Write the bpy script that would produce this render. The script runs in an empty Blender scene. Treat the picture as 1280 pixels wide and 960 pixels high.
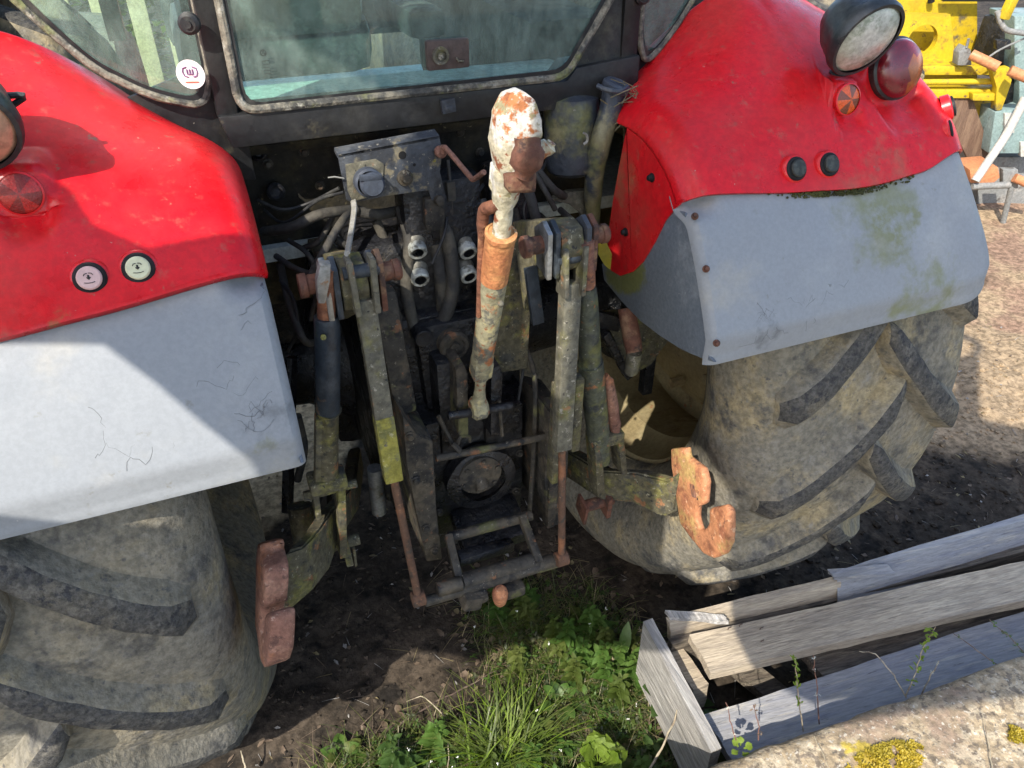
import bpy, bmesh, math, random
from mathutils import Vector as V, Matrix as M, noise
R = math.radians
sc = bpy.context.scene
col = sc.collection
random.seed(7)

# ------------------------------------------------------------------ camera, sky, sun, exposure
CP = V((-.42, -1.96, 2.02)); YAW, PIT, FP = R(22), R(35), 960.0
cd = bpy.data.cameras.new('camera'); cam = bpy.data.objects.new('camera', cd); col.objects.link(cam)
cam.location = CP; cam.rotation_euler = (R(90)-PIT, 0, -YAW)
cd.sensor_width = 36; cd.lens = 36*FP/1280; cd.clip_start = .02; cd.clip_end = 500
sc.camera = cam
SUN_EL, SUN_AZ = R(43), R(-133)          # azimuth of the direction towards the sun, from +Y clockwise
TOSUN = V((math.sin(SUN_AZ)*math.cos(SUN_EL), math.cos(SUN_AZ)*math.cos(SUN_EL), math.sin(SUN_EL)))
w = bpy.data.worlds.new('World'); sc.world = w; w.use_nodes = True
nt = w.node_tree; bg = nt.nodes['Background']
sky = nt.nodes.new('ShaderNodeTexSky'); sky.sky_type = 'NISHITA'; sky.sun_disc = False
sky.sun_elevation = SUN_EL; sky.sun_rotation = SUN_AZ; sky.air_density = 1.0; sky.dust_density = 1.5; sky.ozone_density = 1.0
nt.links.new(sky.outputs[0], bg.inputs[0]); bg.inputs[1].default_value = .135
sd = bpy.data.lights.new('sun', 'SUN'); sd.energy = 2.7; sd.angle = R(.4); sd.color = (1, .93, .82)
so = bpy.data.objects.new('sun', sd); col.objects.link(so); so.location = (0, 0, 12)
so.rotation_euler = TOSUN.to_track_quat('Z', 'Y').to_euler()
vs = sc.view_settings; vs.view_transform = 'Standard'; vs.look = 'None'; vs.gamma = 1; vs.exposure = 1.45

# ------------------------------------------------------------------ measuring helpers (pixel of the photograph -> point on a real plane)
cr = V((math.cos(YAW), -math.sin(YAW), 0))
cf = V((math.sin(YAW)*math.cos(PIT), math.cos(YAW)*math.cos(PIT), -math.sin(PIT)))
cu = cr.cross(cf)
def ray(a, b): return cr*((a-640)/FP)+cu*((480-b)/FP)+cf
def on(a, b, v, i): d = ray(a, b); return CP+d*((v-CP[i])/d[i])
def aX(a, b, v): return on(a, b, v, 0)
def aY(a, b, v): return on(a, b, v, 1)
def aZ(a, b, v): return on(a, b, v, 2)
NH = V((math.sin(YAW), math.cos(YAW), 0))
def aN(a, b, d): q = ray(a, b); return CP+q*(d/q.dot(NH))

# ------------------------------------------------------------------ mesh helpers
def crom(p, n=6):
    p = [V(x) for x in p]; o = []
    q = [p[0]*2-p[1]]+p+[p[-1]*2-p[-2]]
    for i in range(1, len(q)-2):
        for k in range(n):
            t = k/n; a, b, c, d = q[i-1:i+3]
            o.append(.5*((2*b)+(c-a)*t+(2*a-5*b+4*c-d)*t*t+(3*b-a-3*c+d)*t**3))
    return o+[p[-1]]
def frame(d, up=None):
    z = V(d).normalized(); up = V(up) if up else (V((0, 0, 1)) if abs(z.z) < .95 else V((0, 1, 0)))
    x = up.cross(z).normalized(); y = z.cross(x)
    return M((x, y, z)).transposed()
class MB:
    def __init__(s): s.bm = bmesh.new(); s.mi = 0
    def add(s, t, m=None):
        if m: t.transform(m)
        for f in t.faces: f.material_index = s.mi
        me = bpy.data.meshes.new('tmp'); t.to_mesh(me); t.free(); s.bm.from_mesh(me); bpy.data.meshes.remove(me); return s
    def raw(s, vs, fs):
        b = [s.bm.verts.new(v) for v in vs]
        for f in fs:
            try: s.bm.faces.new([b[i] for i in f]).material_index = s.mi
            except ValueError: pass
        return s
    def box(s, c, d, rot=None, bev=.004):
        t = bmesh.new(); bmesh.ops.create_cube(t, size=1); bmesh.ops.scale(t, vec=d, verts=t.verts)
        if bev: bmesh.ops.bevel(t, geom=t.edges[:], offset=min(bev, min(d)*.4), segments=2, affect='EDGES', profile=.6)
        m = M.Translation(V(c))
        if rot is not None: m = m @ rot.to_4x4()
        return s.add(t, m)
    def bar(s, p, q, wx, wy, bev=.004, up=None):
        p, q = V(p), V(q); return s.box((p+q)/2, (wx, wy, (q-p).length), frame(q-p, up), bev)
    def tube(s, pts, r, n=12, cap=True, sm=0):
        pts = crom(pts, sm) if sm else [V(x) for x in pts]
        k = len(pts); rs = r if isinstance(r, (list, tuple)) else [r]*k
        if len(rs) != k: rs = [rs[min(len(rs)-1, int(i/(k-1)*(len(rs)-1)+.5))] for i in range(k)]
        vs, fs = [], []; up = None
        for i, p in enumerate(pts):
            d = (pts[min(i+1, k-1)]-pts[max(i-1, 0)])
            m = frame(d, up); up = m.col[1]
            for j in range(n):
                a = 2*math.pi*j/n; vs.append(p+m @ V((math.cos(a)*rs[i], math.sin(a)*rs[i], 0)))
        for i in range(k-1):
            for j in range(n): fs.append((i*n+j, i*n+(j+1) % n, (i+1)*n+(j+1) % n, (i+1)*n+j))
        if cap: fs += [tuple(range(n))[::-1], tuple(range((k-1)*n, k*n))]
        return s.raw(vs, fs)
    def lathe(s, prof, o, ax, n=24):
        m = frame(ax); o = V(o); vs, fs = [], []; k = len(prof)
        for (r, h) in prof:
            for j in range(n):
                a = 2*math.pi*j/n; vs.append(o+m @ V((math.cos(a)*max(r, 1e-5), math.sin(a)*max(r, 1e-5), h)))
        for i in range(k-1):
            for j in range(n): fs.append((i*n+j, i*n+(j+1) % n, (i+1)*n+(j+1) % n, (i+1)*n+j))
        s.raw(vs, fs); return s
    def cyl(s, p, q, r, n=18, ch=.1):
        p, q = V(p), V(q); L = (q-p).length; c = min(r, L)*ch
        return s.lathe([(0, 0), (r-c, 0), (r, c), (r, L-c), (r-c, L), (0, L)], p, q-p, n)
    def prism(s, poly, vec, bev=0):
        t = bmesh.new(); vs = [t.verts.new(V(p)) for p in poly]; f = t.faces.new(vs)
        e = bmesh.ops.extrude_face_region(t, geom=[f]); nv = [x for x in e['geom'] if isinstance(x, bmesh.types.BMVert)]
        bmesh.ops.translate(t, vec=V(vec), verts=nv)
        if bev: bmesh.ops.bevel(t, geom=t.edges[:], offset=bev, segments=2, affect='EDGES', profile=.6)
        return s.add(t)
    def ball(s, c, r, n=12):
        t = bmesh.new(); bmesh.ops.create_uvsphere(t, u_segments=n*2, v_segments=n, radius=1)
        r = (r, r, r) if isinstance(r, (int, float)) else r
        bmesh.ops.scale(t, vec=r, verts=t.verts); return s.add(t, M.Translation(V(c)))
    def rough(s, amp, scale, cuts=0):
        for v in s.bm.verts:
            v.co += V(noise.noise_vector(v.co*scale))*amp
        return s
    def build(s, name, mats, parent=None, ang=38, nrm=True, weld=True):
        if weld: bmesh.ops.remove_doubles(s.bm, verts=s.bm.verts, dist=1e-5)
        if nrm: bmesh.ops.recalc_face_normals(s.bm, faces=s.bm.faces)
        me = bpy.data.meshes.new(name); s.bm.to_mesh(me); s.bm.free()
        for m in (mats if isinstance(mats, list) else [mats]): me.materials.append(MAT[m])
        me.shade_smooth(); me.set_sharp_from_angle(angle=R(ang))
        o = bpy.data.objects.new(name, me); col.objects.link(o)
        if parent is not None: attach(o, parent)
        return o
LOC = {}
def attach(o, p):
    o.parent = p
    if p in LOC: o.matrix_parent_inverse = M.Translation(LOC[p]).inverted()
def empty(name, loc, parent=None):
    o = bpy.data.objects.new(name, None); col.objects.link(o); o.location = loc; o.empty_display_size = .1
    if parent is not None: attach(o, parent)
    LOC[o] = V(loc); return o
def tag(o, label, cat, group=None):
    o['label'] = label; o['category'] = cat
    if group: o['group'] = group
    return o
def struct(o): o['kind'] = 'structure'; return o
def lerp(a, b, t): return a+(b-a)*t
def sstep(a, b, x): t = max(0, min(1, (x-a)/(b-a))); return t*t*(3-2*t)

# ------------------------------------------------------------------ materials
MAT = {}
def mat(name, base, layers=(), rough=.7, rv=.15, bump=.3, bs=90, metal=0, coat=0, fine=.25, spec=.4, stretch=None, sheen=0):
    m = bpy.data.materials.new(name); m.use_nodes = True; n = m.node_tree.nodes; L = m.node_tree.links; bs_ = n['Principled BSDF']
    geo = n.new('ShaderNodeNewGeometry'); pos = geo.outputs['Position']
    if stretch:
        if len(stretch) > 3:
            vr = n.new('ShaderNodeVectorRotate'); vr.rotation_type = 'Z_AXIS'; vr.inputs['Angle'].default_value = stretch[3]; L.new(pos, vr.inputs[0]); pos = vr.outputs[0]
        mp = n.new('ShaderNodeMapping'); mp.inputs['Scale'].default_value = stretch[:3]
        L.new(pos, mp.inputs[0]); pos = mp.outputs[0]
    def nz(scale, det=4, rg=.6, off=0):
        t = n.new('ShaderNodeTexNoise'); t.inputs['Scale'].default_value = scale; t.inputs['Detail'].default_value = det; t.inputs['Roughness'].default_value = rg
        if off:
            a = n.new('ShaderNodeVectorMath'); a.operation = 'ADD'; a.inputs[1].default_value = (off, off*1.7, off*.6); L.new(pos, a.inputs[0]); L.new(a.outputs[0], t.inputs['Vector'])
        else: L.new(pos, t.inputs['Vector'])
        return t.outputs['Fac']
    def mth(op, a, b):
        t = n.new('ShaderNodeMath'); t.operation = op
        for i, x in enumerate((a, b)):
            if isinstance(x, (int, float)): t.inputs[i].default_value = x
            else: L.new(x, t.inputs[i])
        return t.outputs[0]
    def rng(v, lo, hi, a=0, b=1):
        t = n.new('ShaderNodeMapRange'); t.interpolation_type = 'SMOOTHSTEP'; L.new(v, t.inputs[0])
        for i, x in enumerate((lo, hi, a, b)): t.inputs[i+1].default_value = x
        return t.outputs[0]
    def mix(f, a, b, bt='MIX'):
        t = n.new('ShaderNodeMix'); t.data_type = 'RGBA'; t.blend_type = bt
        if isinstance(f, (int, float)): t.inputs[0].default_value = f
        else: L.new(f, t.inputs[0])
        for s_, x in ((6, a), (7, b)):
            if isinstance(x, tuple): t.inputs[s_].default_value = (*x[:3], 1)
            else: L.new(x, t.inputs[s_])
        return t.outputs[2]
    c = base
    for i, ly in enumerate(layers):
        cc, scl, lo, hi = ly[:4]; v = nz(scl, 5, .65, 3.1*(i+1))
        if len(ly) > 4:
            for z in (ly[4] if isinstance(ly[4], list) else [ly[4]]):
                d = n.new('ShaderNodeVectorMath'); d.operation = 'DISTANCE'; L.new(geo.outputs['Position'], d.inputs[0]); d.inputs[1].default_value = z[:3]
                zz = rng(d.outputs['Value'], z[3]*(.15 if len(z) < 5 else z[4]), z[3], .10, -.5)
                v = mth('ADD', v, zz) if z is (ly[4] if not isinstance(ly[4], list) else ly[4][0]) else v
        c = mix(rng(v, lo, hi), c, cc)
    fv = nz(bs*.8, 3, .7, 9.3)
    c = mix(1.0, c, mix(rng(fv, .3, .7), (1-fine,)*3, (1+fine*.5,)*3), 'MULTIPLY')
    L.new(c, bs_.inputs['Base Color'])
    L.new(rng(nz(14, 4, .6, 5.5), .3, .7, max(.05, rough-rv), min(1, rough+rv)), bs_.inputs['Roughness'])
    bs_.inputs['Metallic'].default_value = metal; bs_.inputs['Coat Weight'].default_value = coat; bs_.inputs['Coat Roughness'].default_value = .25
    bs_.inputs['Specular IOR Level'].default_value = spec
    if sheen: bs_.inputs['Sheen Weight'].default_value = sheen
    if bump:
        b = n.new('ShaderNodeBump'); b.inputs['Strength'].default_value = bump; b.inputs['Distance'].default_value = .004
        L.new(mth('ADD', nz(bs, 5, .65, 2.2), mth('MULTIPLY', nz(bs*.22, 3, .6, 7.7), 2.0)), b.inputs['Height']); L.new(b.outputs[0], bs_.inputs['Normal'])
    MAT[name] = m; return m
def leafmat(name, c, c2, tr=.35):
    m = mat(name, c, [(c2, 9, .42, .62), (tuple(x*.55 for x in c), 25, .55, .7)], rough=.5, bump=.1, fine=.2)
    n = m.node_tree.nodes; L = m.node_tree.links; p = n['Principled BSDF']; o = n['Material Output']
    t = n.new('ShaderNodeBsdfTranslucent'); t.inputs[0].default_value = (c[0]*1.6, c[1]*1.5, c[2]*.7, 1)
    x = n.new('ShaderNodeMixShader'); x.inputs[0].default_value = tr; L.new(p.outputs[0], x.inputs[1]); L.new(t.outputs[0], x.inputs[2]); L.new(x.outputs[0], o.inputs[0])
RUST = (.155, .062, .036); RUSTL = (.25, .105, .052); MOSS = (.16, .16, .03); OLIVE = (.13, .125, .05); DIRT = (.10, .085, .06); BLK = (.016, .016, .018)
mat('red', (.62, .006, .013), [((.62, .03, .035), 5, .6, .9), ((.36, .075, .04), 9, .44, .72, (.37, -.62, 1.42, .22, .1)), ((.28, .15, .07), 30, .50, .66, (.37, -.60, 1.45, .17, .1)), ((.42, .075, .045), 16, .44, .76, (.82, -.87, 1.47, .24)), ((.30, .12, .08), 42, .64, .74), ((.45, .38, .3), 75, .70, .75), ((.50, .02, .02), 3, .50, .76), ((.36, .30, .24), 120, .70, .74), ((.50, .04, .035), 2.4, .48, .80), ((.42, .07, .05), 34, .56, .78), ((.2, .17, .05), 12, .54, .68, (-.66, -.86, 1.45, .12))], rough=.36, rv=.14, bump=.10, bs=90, coat=.08, fine=.14, spec=.3)
mat('red_plain', (.64, .010, .015), [((.35, .06, .04), 20, .62, .75)], rough=.4, bump=.05, coat=.2, fine=.08)
mat('plastic', (.25, .265, .28), [((.31, .32, .32), 4, .5, .75), ((.18, .19, .205), 2.6, .56, .78), ((.20, .21, .14), 14, .40, .74, (.80, -.9, 1.42, .26)), ((.19, .2, .12), 30, .46, .70, (.82, -.9, 1.40, .2)), ((.20, .21, .13), 20, .42, .74, (.90, -1.0, 1.24, .24)), ((.2, .2, .12), 9, .50, .66, (-.42, -.98, 1.24, .12)), ((.42, .41, .39), 75, .72, .77), ((.14, .14, .135), 55, .72, .77), ((.15, .16, .17), 12, .50, .72, (-.42, -.98, 1.30, .12)), ((.16, .17, .18), 16, .50, .70, (.50, -.99, 1.27, .10)), ((.33, .32, .29), 5, .54, .76), ((.19, .185, .165), 26, .64, .76)], rough=.6, bump=.08, bs=150, fine=.07, spec=.35)
mat('plastic_dark', (.13, .15, .175), [((.20, .22, .24), 9, .5, .7), ((.15, .16, .06), 8, .5, .62, (.375, -.62, 1.26, .2, .2)), ((.3, .3, .29), 60, .68, .74)], rough=.6, bump=.12, bs=140, fine=.18)
mat('rubber', (.195, .18, .145), [((.245, .217, .16), 4, .42, .66), ((.33, .27, .16), 6, .48, .68), ((.09, .088, .083), 11, .50, .70), ((.215, .20, .168), 45, .54, .70), ((.115, .11, .10), 70, .55, .72), ((.10, .097, .09), 24, .60, .74)], rough=.88, rv=.08, bump=.9, bs=85, fine=.3, spec=.15)
mat('lug_rubber', (.080, .077, .071), [((.135, .126, .108), 30, .46, .66), ((.17, .15, .11), 8, .50, .74), ((.05, .05, .052), 50, .52, .62)], rough=.88, rv=.07, bump=1.0, bs=150, fine=.4, spec=.2)
mat('rim', (.33, .275, .155), [((.24, .19, .10), 4, .45, .62), ((.16, .11, .06), 12, .56, .7), ((.3, .12, .05), 22, .64, .72)], rough=.6, bump=.2, fine=.2)
mat('cab_black', (.011, .012, .014), [((.026, .026, .025), 6, .45, .66), ((.06, .054, .038), 18, .62, .74), ((.2, .19, .16), 90, .71, .74)], rough=.5, bump=.2, bs=70, fine=.3)
mat('cab_grey', (.03, .031, .031), [((.07, .066, .05), 7, .46, .66), ((.16, .15, .1), 30, .62, .72)], rough=.7, bump=.3, fine=.3)
mat('seal', (.20, .185, .145), [((.06, .06, .055), 18, .45, .58), ((.34, .33, .28), 40, .56, .66), ((.17, .18, .07), 9, .55, .68)], rough=.85, bump=.7, bs=110, fine=.4)
mat('seal_black', (.014, .015, .017), [((.05, .05, .045), 14, .5, .65)], rough=.6, bump=.2)
mat('firewall', (.020, .018, .013), [((.048, .039, .018), 6, .46, .64), ((.009, .009, .008), 9, .5, .65), ((.13, .11, .06), 60, .64, .70)], rough=.9, bump=.6, bs=70, fine=.4)
mat('grease', (.008, .0085, .011), [((.018, .018, .019), 9, .46, .62), ((.05, .041, .03), 26, .58, .68), ((.004, .005, .007), 5, .5, .62), ((.036, .032, .027), 80, .57, .65)], rough=.42, rv=.25, bump=1.0, bs=85, fine=.5, spec=.5)
mat('iron', (.042, .037, .029), [((.08, .066, .046), 13, .46, .62), ((.014, .014, .014), 18, .50, .62), ((.18, .085, .042), 26, .60, .68), ((.10, .098, .04), 9, .58, .66), ((.17, .15, .115), 90, .62, .68)], rough=.75, bump=.7, bs=70, fine=.35)
mat('moss_iron', (.095, .085, .052), [((.155, .145, .045), 17, .48, .66), ((.055, .054, .045), 24, .50, .66), ((.23, .11, .05), 27, .58, .66), ((.26, .24, .17), 85, .61, .67), ((.03, .03, .027), 60, .60, .66)], rough=.82, bump=.8, bs=80, fine=.4)
mat('moss_yellow', (.25, .225, .045), [((.15, .145, .05), 22, .48, .6), ((.11, .10, .07), 36, .56, .64), ((.36, .33, .17), 80, .6, .67)], rough=.85, bump=.7, bs=80, fine=.35)
mat('strut', (.125, .117, .085), [((.085, .082, .066), 22, .46, .66), ((.15, .14, .055), 14, .52, .70), ((.22, .115, .055), 28, .60, .68), ((.27, .25, .2), 90, .60, .66), ((.035, .034, .03), 70, .62, .67)], rough=.8, bump=.6, bs=80, fine=.35)
mat('green_strut', (.07, .078, .056), [((.125, .13, .045), 18, .48, .66), ((.04, .046, .046), 22, .5, .66), ((.25, .105, .045), 24, .59, .66), ((.25, .24, .2), 90, .62, .68)], rough=.7, bump=.6, bs=80, fine=.35)
mat('navy_steel', (.025, .034, .045), [((.055, .065, .075), 10, .48, .62), ((.17, .11, .07), 20, .62, .72), ((.1, .105, .04), 7, .6, .72)], rough=.5, bump=.4, fine=.3)
mat('rust', RUST, [(RUSTL, 12, .44, .6), ((.16, .06, .035), 18, .5, .64), ((.34, .2, .11), 40, .6, .68)], rough=.85, bump=.8, bs=110, fine=.35)
mat('rust_light', (.44, .19, .09), [((.40, .27, .10), 9, .52, .66), ((.27, .105, .055), 16, .52, .64), ((.58, .34, .2), 60, .58, .67), ((.16, .07, .045), 50, .60, .67)], rough=.75, bump=.6, bs=110, fine=.25)
mat('rust_pink', (.20, .098, .07), [((.28, .15, .105), 14, .48, .6), ((.30, .125, .06), 8, .54, .66), ((.11, .055, .042), 34, .54, .63), ((.33, .22, .17), 90, .60, .67)], rough=.85, bump=.7, bs=120, fine=.3)
mat('link_paint', (.46, .42, .30), [((.58, .56, .50), 15, .46, .56), ((.38, .14, .05), 13, .52, .57), ((.22, .075, .035), 24, .55, .61), ((.28, .25, .14), 40, .58, .65)], rough=.7, bump=.7, bs=90, fine=.3)
mat('link_tube', (.27, .25, .16), [((.36, .14, .055), 13, .54, .60), ((.44, .38, .19), 18, .53, .63), ((.13, .125, .10), 30, .54, .62), ((.25, .09, .04), 45, .58, .64)], rough=.75, bump=.6, bs=90, fine=.3)
mat('link_rust', (.43, .17, .07), [((.52, .26, .10), 10, .45, .6), ((.27, .1, .045), 16, .54, .66), ((.5, .42, .26), 30, .63, .7)], rough=.75, bump=.6, bs=110, fine=.3)
mat('red_brown', (.13, .055, .035), [((.21, .12, .07), 18, .5, .62), ((.06, .035, .028), 28, .52, .62)], rough=.8, bump=.6)
mat('latch', (.075, .055, .048), [((.12, .085, .06), 14, .5, .64)], rough=.7)
mat('rod_rust', (.105, .056, .034), [((.20, .085, .04), 16, .48, .62), ((.05, .04, .03), 30, .52, .64), ((.28, .15, .08), 60, .62, .70)], rough=.8, bump=.6)
mat('steel', (.30, .31, .31), [((.15, .14, .12), 16, .5, .64), ((.3, .17, .09), 25, .62, .7)], rough=.45, bump=.3, metal=.7)
mat('hose', (.035, .033, .029), [((.075, .067, .052), 8, .45, .62), ((.03, .03, .03), 14, .5, .62)], rough=.8, bump=.5, bs=90)
mat('coupler', (.16, .155, .13), [((.26, .25, .21), 14, .48, .62), ((.06, .055, .045), 20, .52, .64)], rough=.6, bump=.5, metal=.3)
mat('coupler_end', (.50, .52, .48), [((.2, .2, .17), 60, .5, .62)], rough=.5, metal=.4, bump=.3)
mat('black', (.006, .006, .007), rough=.7, bump=0)
mat('blue_grey', (.045, .052, .064), [((.08, .085, .09), 14, .50, .62), ((.16, .14, .095), 20, .56, .64), ((.025, .028, .034), 11, .52, .62), ((.2, .19, .16), 80, .63, .68)], rough=.55, bump=.4)
mat('navy_cap', (.045, .055, .075), [((.09, .095, .1), 18, .5, .64)], rough=.5, bump=.2)
mat('canister', (.035, .042, .055), [((.17, .155, .085), 7, .50, .60), ((.13, .135, .05), 5, .55, .68), ((.3, .29, .26), 30, .68, .73)], rough=.45, bump=.4)
mat('wire', (.28, .27, .24), [((.25, .24, .2), 60, .5, .6)], rough=.6)
mat('lens_red', (.16, .006, .012), [((.22, .03, .03), 12, .55, .7)], rough=.22, bump=.0, coat=.5, spec=.6)
mat('lens_amber', (.34, .09, .02), rough=.25, bump=0, coat=.5)
mat('refl_a', (.46, .010, .008), rough=.3, bump=.3, bs=400, coat=.5); mat('refl_b', (.22, .006, .006), rough=.35, bump=.3, bs=400, coat=.5); mat('refl_c', (.72, .10, .012), rough=.3, bump=.3, bs=400, coat=.4); mat('refl_d', (.20, .05, .02), rough=.35, bump=.3, bs=400, coat=.4)
mat('lamp_shell', (.025, .03, .033), [((.06, .065, .065), 12, .5, .64), ((.16, .16, .14), 55, .68, .73)], rough=.38, bump=.15)
mat('lamp_lens', (.40, .43, .36), [((.55, .56, .52), 9, .48, .62), ((.22, .26, .2), 14, .54, .66)], rough=.18, bump=.15, bs=120, coat=.6, spec=.6)
mat('lamp_lens_warm', (.55, .33, .22), [((.3, .2, .14), 20, .5, .64)], rough=.2, bump=.1, coat=.6)
mat('knob_pink', (.62, .42, .40), rough=.5, bump=.1, fine=.1); mat('knob_cream', (.62, .62, .42), rough=.5, bump=.1, fine=.1); mat('knob_dark', (.03, .034, .03), [((.06, .065, .055), 60, .5, .6)], rough=.6)
mat('mark', (.03, .03, .028), rough=.9, bump=0); mat('scratch', (.15, .155, .16), rough=.9, bump=0)
mat('sticker', (.78, .74, .74), rough=.5, bump=0, fine=.05); mat('sticker_ink', (.22, .10, .22), rough=.6, bump=0); mat('sticker_red', (.6, .12, .05), rough=.6, bump=0)
WS = (.9, 9, 9, R(7))
mat('wood', (.42, .35, .255), [((.34, .285, .215), 6, .42, .66), ((.50, .42, .305), 3, .52, .68), ((.17, .14, .11), 15, .60, .72), ((.20, .16, .12), 3, .64, .74)], rough=.85, bump=.6, bs=26, fine=.3, stretch=WS)
mat('wood_grey', (.38, .36, .33), [((.28, .27, .255), 6, .42, .66), ((.42, .41, .38), 9, .52, .70), ((.16, .15, .14), 18, .62, .72)], rough=.88, bump=1.0, bs=26, fine=.35, stretch=(6, .35, 6))
mat('wood_blue', (.27, .27, .275), [((.22, .225, .25), 5, .45, .65), ((.36, .34, .30), 8, .52, .68), ((.12, .115, .11), 22, .62, .7)], rough=.7, bump=.6, bs=26, fine=.2, stretch=WS)
mat('wood_dark', (.11, .09, .07), [((.17, .145, .11), 8, .45, .62), ((.05, .042, .035), 12, .5, .64)], rough=.9, bump=.8, bs=26, fine=.3, stretch=WS)
mat('concrete', (.38, .295, .185), [((.47, .39, .27), 30, .47, .57), ((.20, .16, .115), 42, .51, .59), ((.27, .195, .135), 6, .50, .66), ((.52, .47, .38), 85, .59, .65), ((.45, .34, .06), 15, .56, .66, (.62, -1.42, .4, .13)), ((.16, .145, .12), 90, .62, .68)], rough=.92, bump=1.0, bs=60, fine=.4)
leafmat('moss', (.34, .27, .025), (.46, .34, .03), .25); leafmat('moss_dark', (.05, .055, .015), (.09, .09, .02), .2)
leafmat('grass', (.085, .125, .025), (.13, .155, .04)); leafmat('grass_dry', (.23, .19, .10), (.30, .25, .15), .25); leafmat('leaf', (.075, .15, .028), (.11, .19, .04)); leafmat('leaf_bright', (.16, .25, .025), (.24, .33, .05), .45); leafmat('leaf_dull', (.07, .085, .045), (.10, .105, .05)); leafmat('weed_dark', (.045, .09, .022), (.065, .115, .028)); leafmat('litter', (.13, .095, .065), (.2, .15, .11), .1); leafmat('leaf_yellow', (.35, .30, .03), (.28, .26, .05))
mat('stem_dry', (.36, .31, .22), [((.22, .17, .12), 30, .5, .6)], rough=.8); mat('stem_red', (.16, .08, .06), rough=.8); mat('twig', (.10, .07, .055), [((.17, .13, .1), 30, .5, .6)], rough=.9); mat('bud', (.5, .5, .42), rough=.8)
mat('petal', (.75, .76, .7), rough=.7, bump=0)
mat('yellow', (.50, .36, .016), [((.40, .27, .02), 3, .46, .66), ((.28, .17, .03), 9, .56, .68), ((.16, .11, .05), 30, .60, .68), ((.12, .10, .06), 5, .62, .72)], rough=.5, bump=.15, fine=.12)
mat('teal', (.20, .28, .275), [((.27, .34, .33), 5, .5, .65), ((.13, .15, .14), 12, .58, .68)], rough=.6, bump=.2)
mat('mach_grey', (.20, .205, .2), [((.28, .27, .25), 6, .5, .64), ((.12, .11, .1), 10, .55, .66)], rough=.7, bump=.3)
mat('pale', (.46, .45, .41), [((.45, .43, .38), 14, .54, .66)], rough=.6, bump=.2); mat('plank_brown', (.13, .08, .055), [((.19, .125, .085), 5, .45, .6)], rough=.85, bump=.5, stretch=(6, 6, .5))
mat('orange', (.48, .20, .09), [((.45, .2, .1), 14, .55, .66)], rough=.65, bump=.2)
mat('interior', (.05, .055, .055), [((.09, .095, .09), 6, .5, .64)], rough=.8); mat('interior_light', (.50, .56, .53), [((.36, .40, .38), 5, .5, .64)], rough=.8); mat('seat', (.07, .07, .075), [((.12, .12, .12), 20, .5, .6)], rough=.95, sheen=.3)
mat('screen_wood', (.2, .16, .12), [((.13, .1, .075), 5, .45, .62)], rough=.9, bump=.5); mat('fence_wood', (.50, .44, .26), [((.36, .31, .18), 6, .45, .62), ((.17, .2, .1), 3, .52, .68)], rough=.9)
mat('brick_dust', (.36, .33, .29), rough=.9)
# soil: dark and greasy under the tractor, sandy and trodden in the open yard; the sunlit gap under the left fender is painted pale
def soil():
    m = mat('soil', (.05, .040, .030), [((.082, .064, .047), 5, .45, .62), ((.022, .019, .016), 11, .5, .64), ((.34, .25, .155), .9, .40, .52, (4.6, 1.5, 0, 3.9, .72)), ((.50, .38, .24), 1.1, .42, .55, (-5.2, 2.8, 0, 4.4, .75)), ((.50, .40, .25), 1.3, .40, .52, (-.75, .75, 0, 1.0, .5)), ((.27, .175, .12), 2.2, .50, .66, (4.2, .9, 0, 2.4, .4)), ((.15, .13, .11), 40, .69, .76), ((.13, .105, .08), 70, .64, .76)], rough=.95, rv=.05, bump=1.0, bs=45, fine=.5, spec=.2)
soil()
def glass():
    m = bpy.data.materials.new('glass'); m.use_nodes = True; n = m.node_tree.nodes; L = m.node_tree.links; n.remove(n['Principled BSDF']); o = n['Material Output']
    tr = n.new('ShaderNodeBsdfTransparent'); tr.inputs[0].default_value = (.60, .86, .78, 1)
    gl = n.new('ShaderNodeBsdfGlossy'); gl.inputs[0].default_value = (1, 1, 1, 1); gl.inputs['Roughness'].default_value = .03
    lw = n.new('ShaderNodeFresnel'); lw.inputs[0].default_value = 1.6
    a = n.new('ShaderNodeMixShader'); L.new(lw.outputs[0], a.inputs[0]); L.new(tr.outputs[0], a.inputs[1]); L.new(gl.outputs[0], a.inputs[2])
    di = n.new('ShaderNodeBsdfDiffuse'); di.inputs[0].default_value = (.42, .56, .49, 1)
    g = n.new('ShaderNodeNewGeometry'); mp = n.new('ShaderNodeMapping'); mp.inputs['Scale'].default_value = (12, 12, 6); L.new(g.outputs['Position'], mp.inputs[0])
    t = n.new('ShaderNodeTexNoise'); t.inputs['Scale'].default_value = 2.2; t.inputs['Detail'].default_value = 8; t.inputs['Roughness'].default_value = .7; L.new(mp.outputs[0], t.inputs['Vector'])
    r = n.new('ShaderNodeMapRange'); L.new(t.outputs['Fac'], r.inputs[0])
    for i, x in enumerate((.36, .84, .07, .36)): r.inputs[i+1].default_value = x
    b = n.new('ShaderNodeMixShader'); L.new(r.outputs[0], b.inputs[0]); L.new(a.outputs[0], b.inputs[1]); L.new(di.outputs[0], b.inputs[2]); L.new(b.outputs[0], o.inputs[0])
    MAT['glass'] = m
glass()

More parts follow.
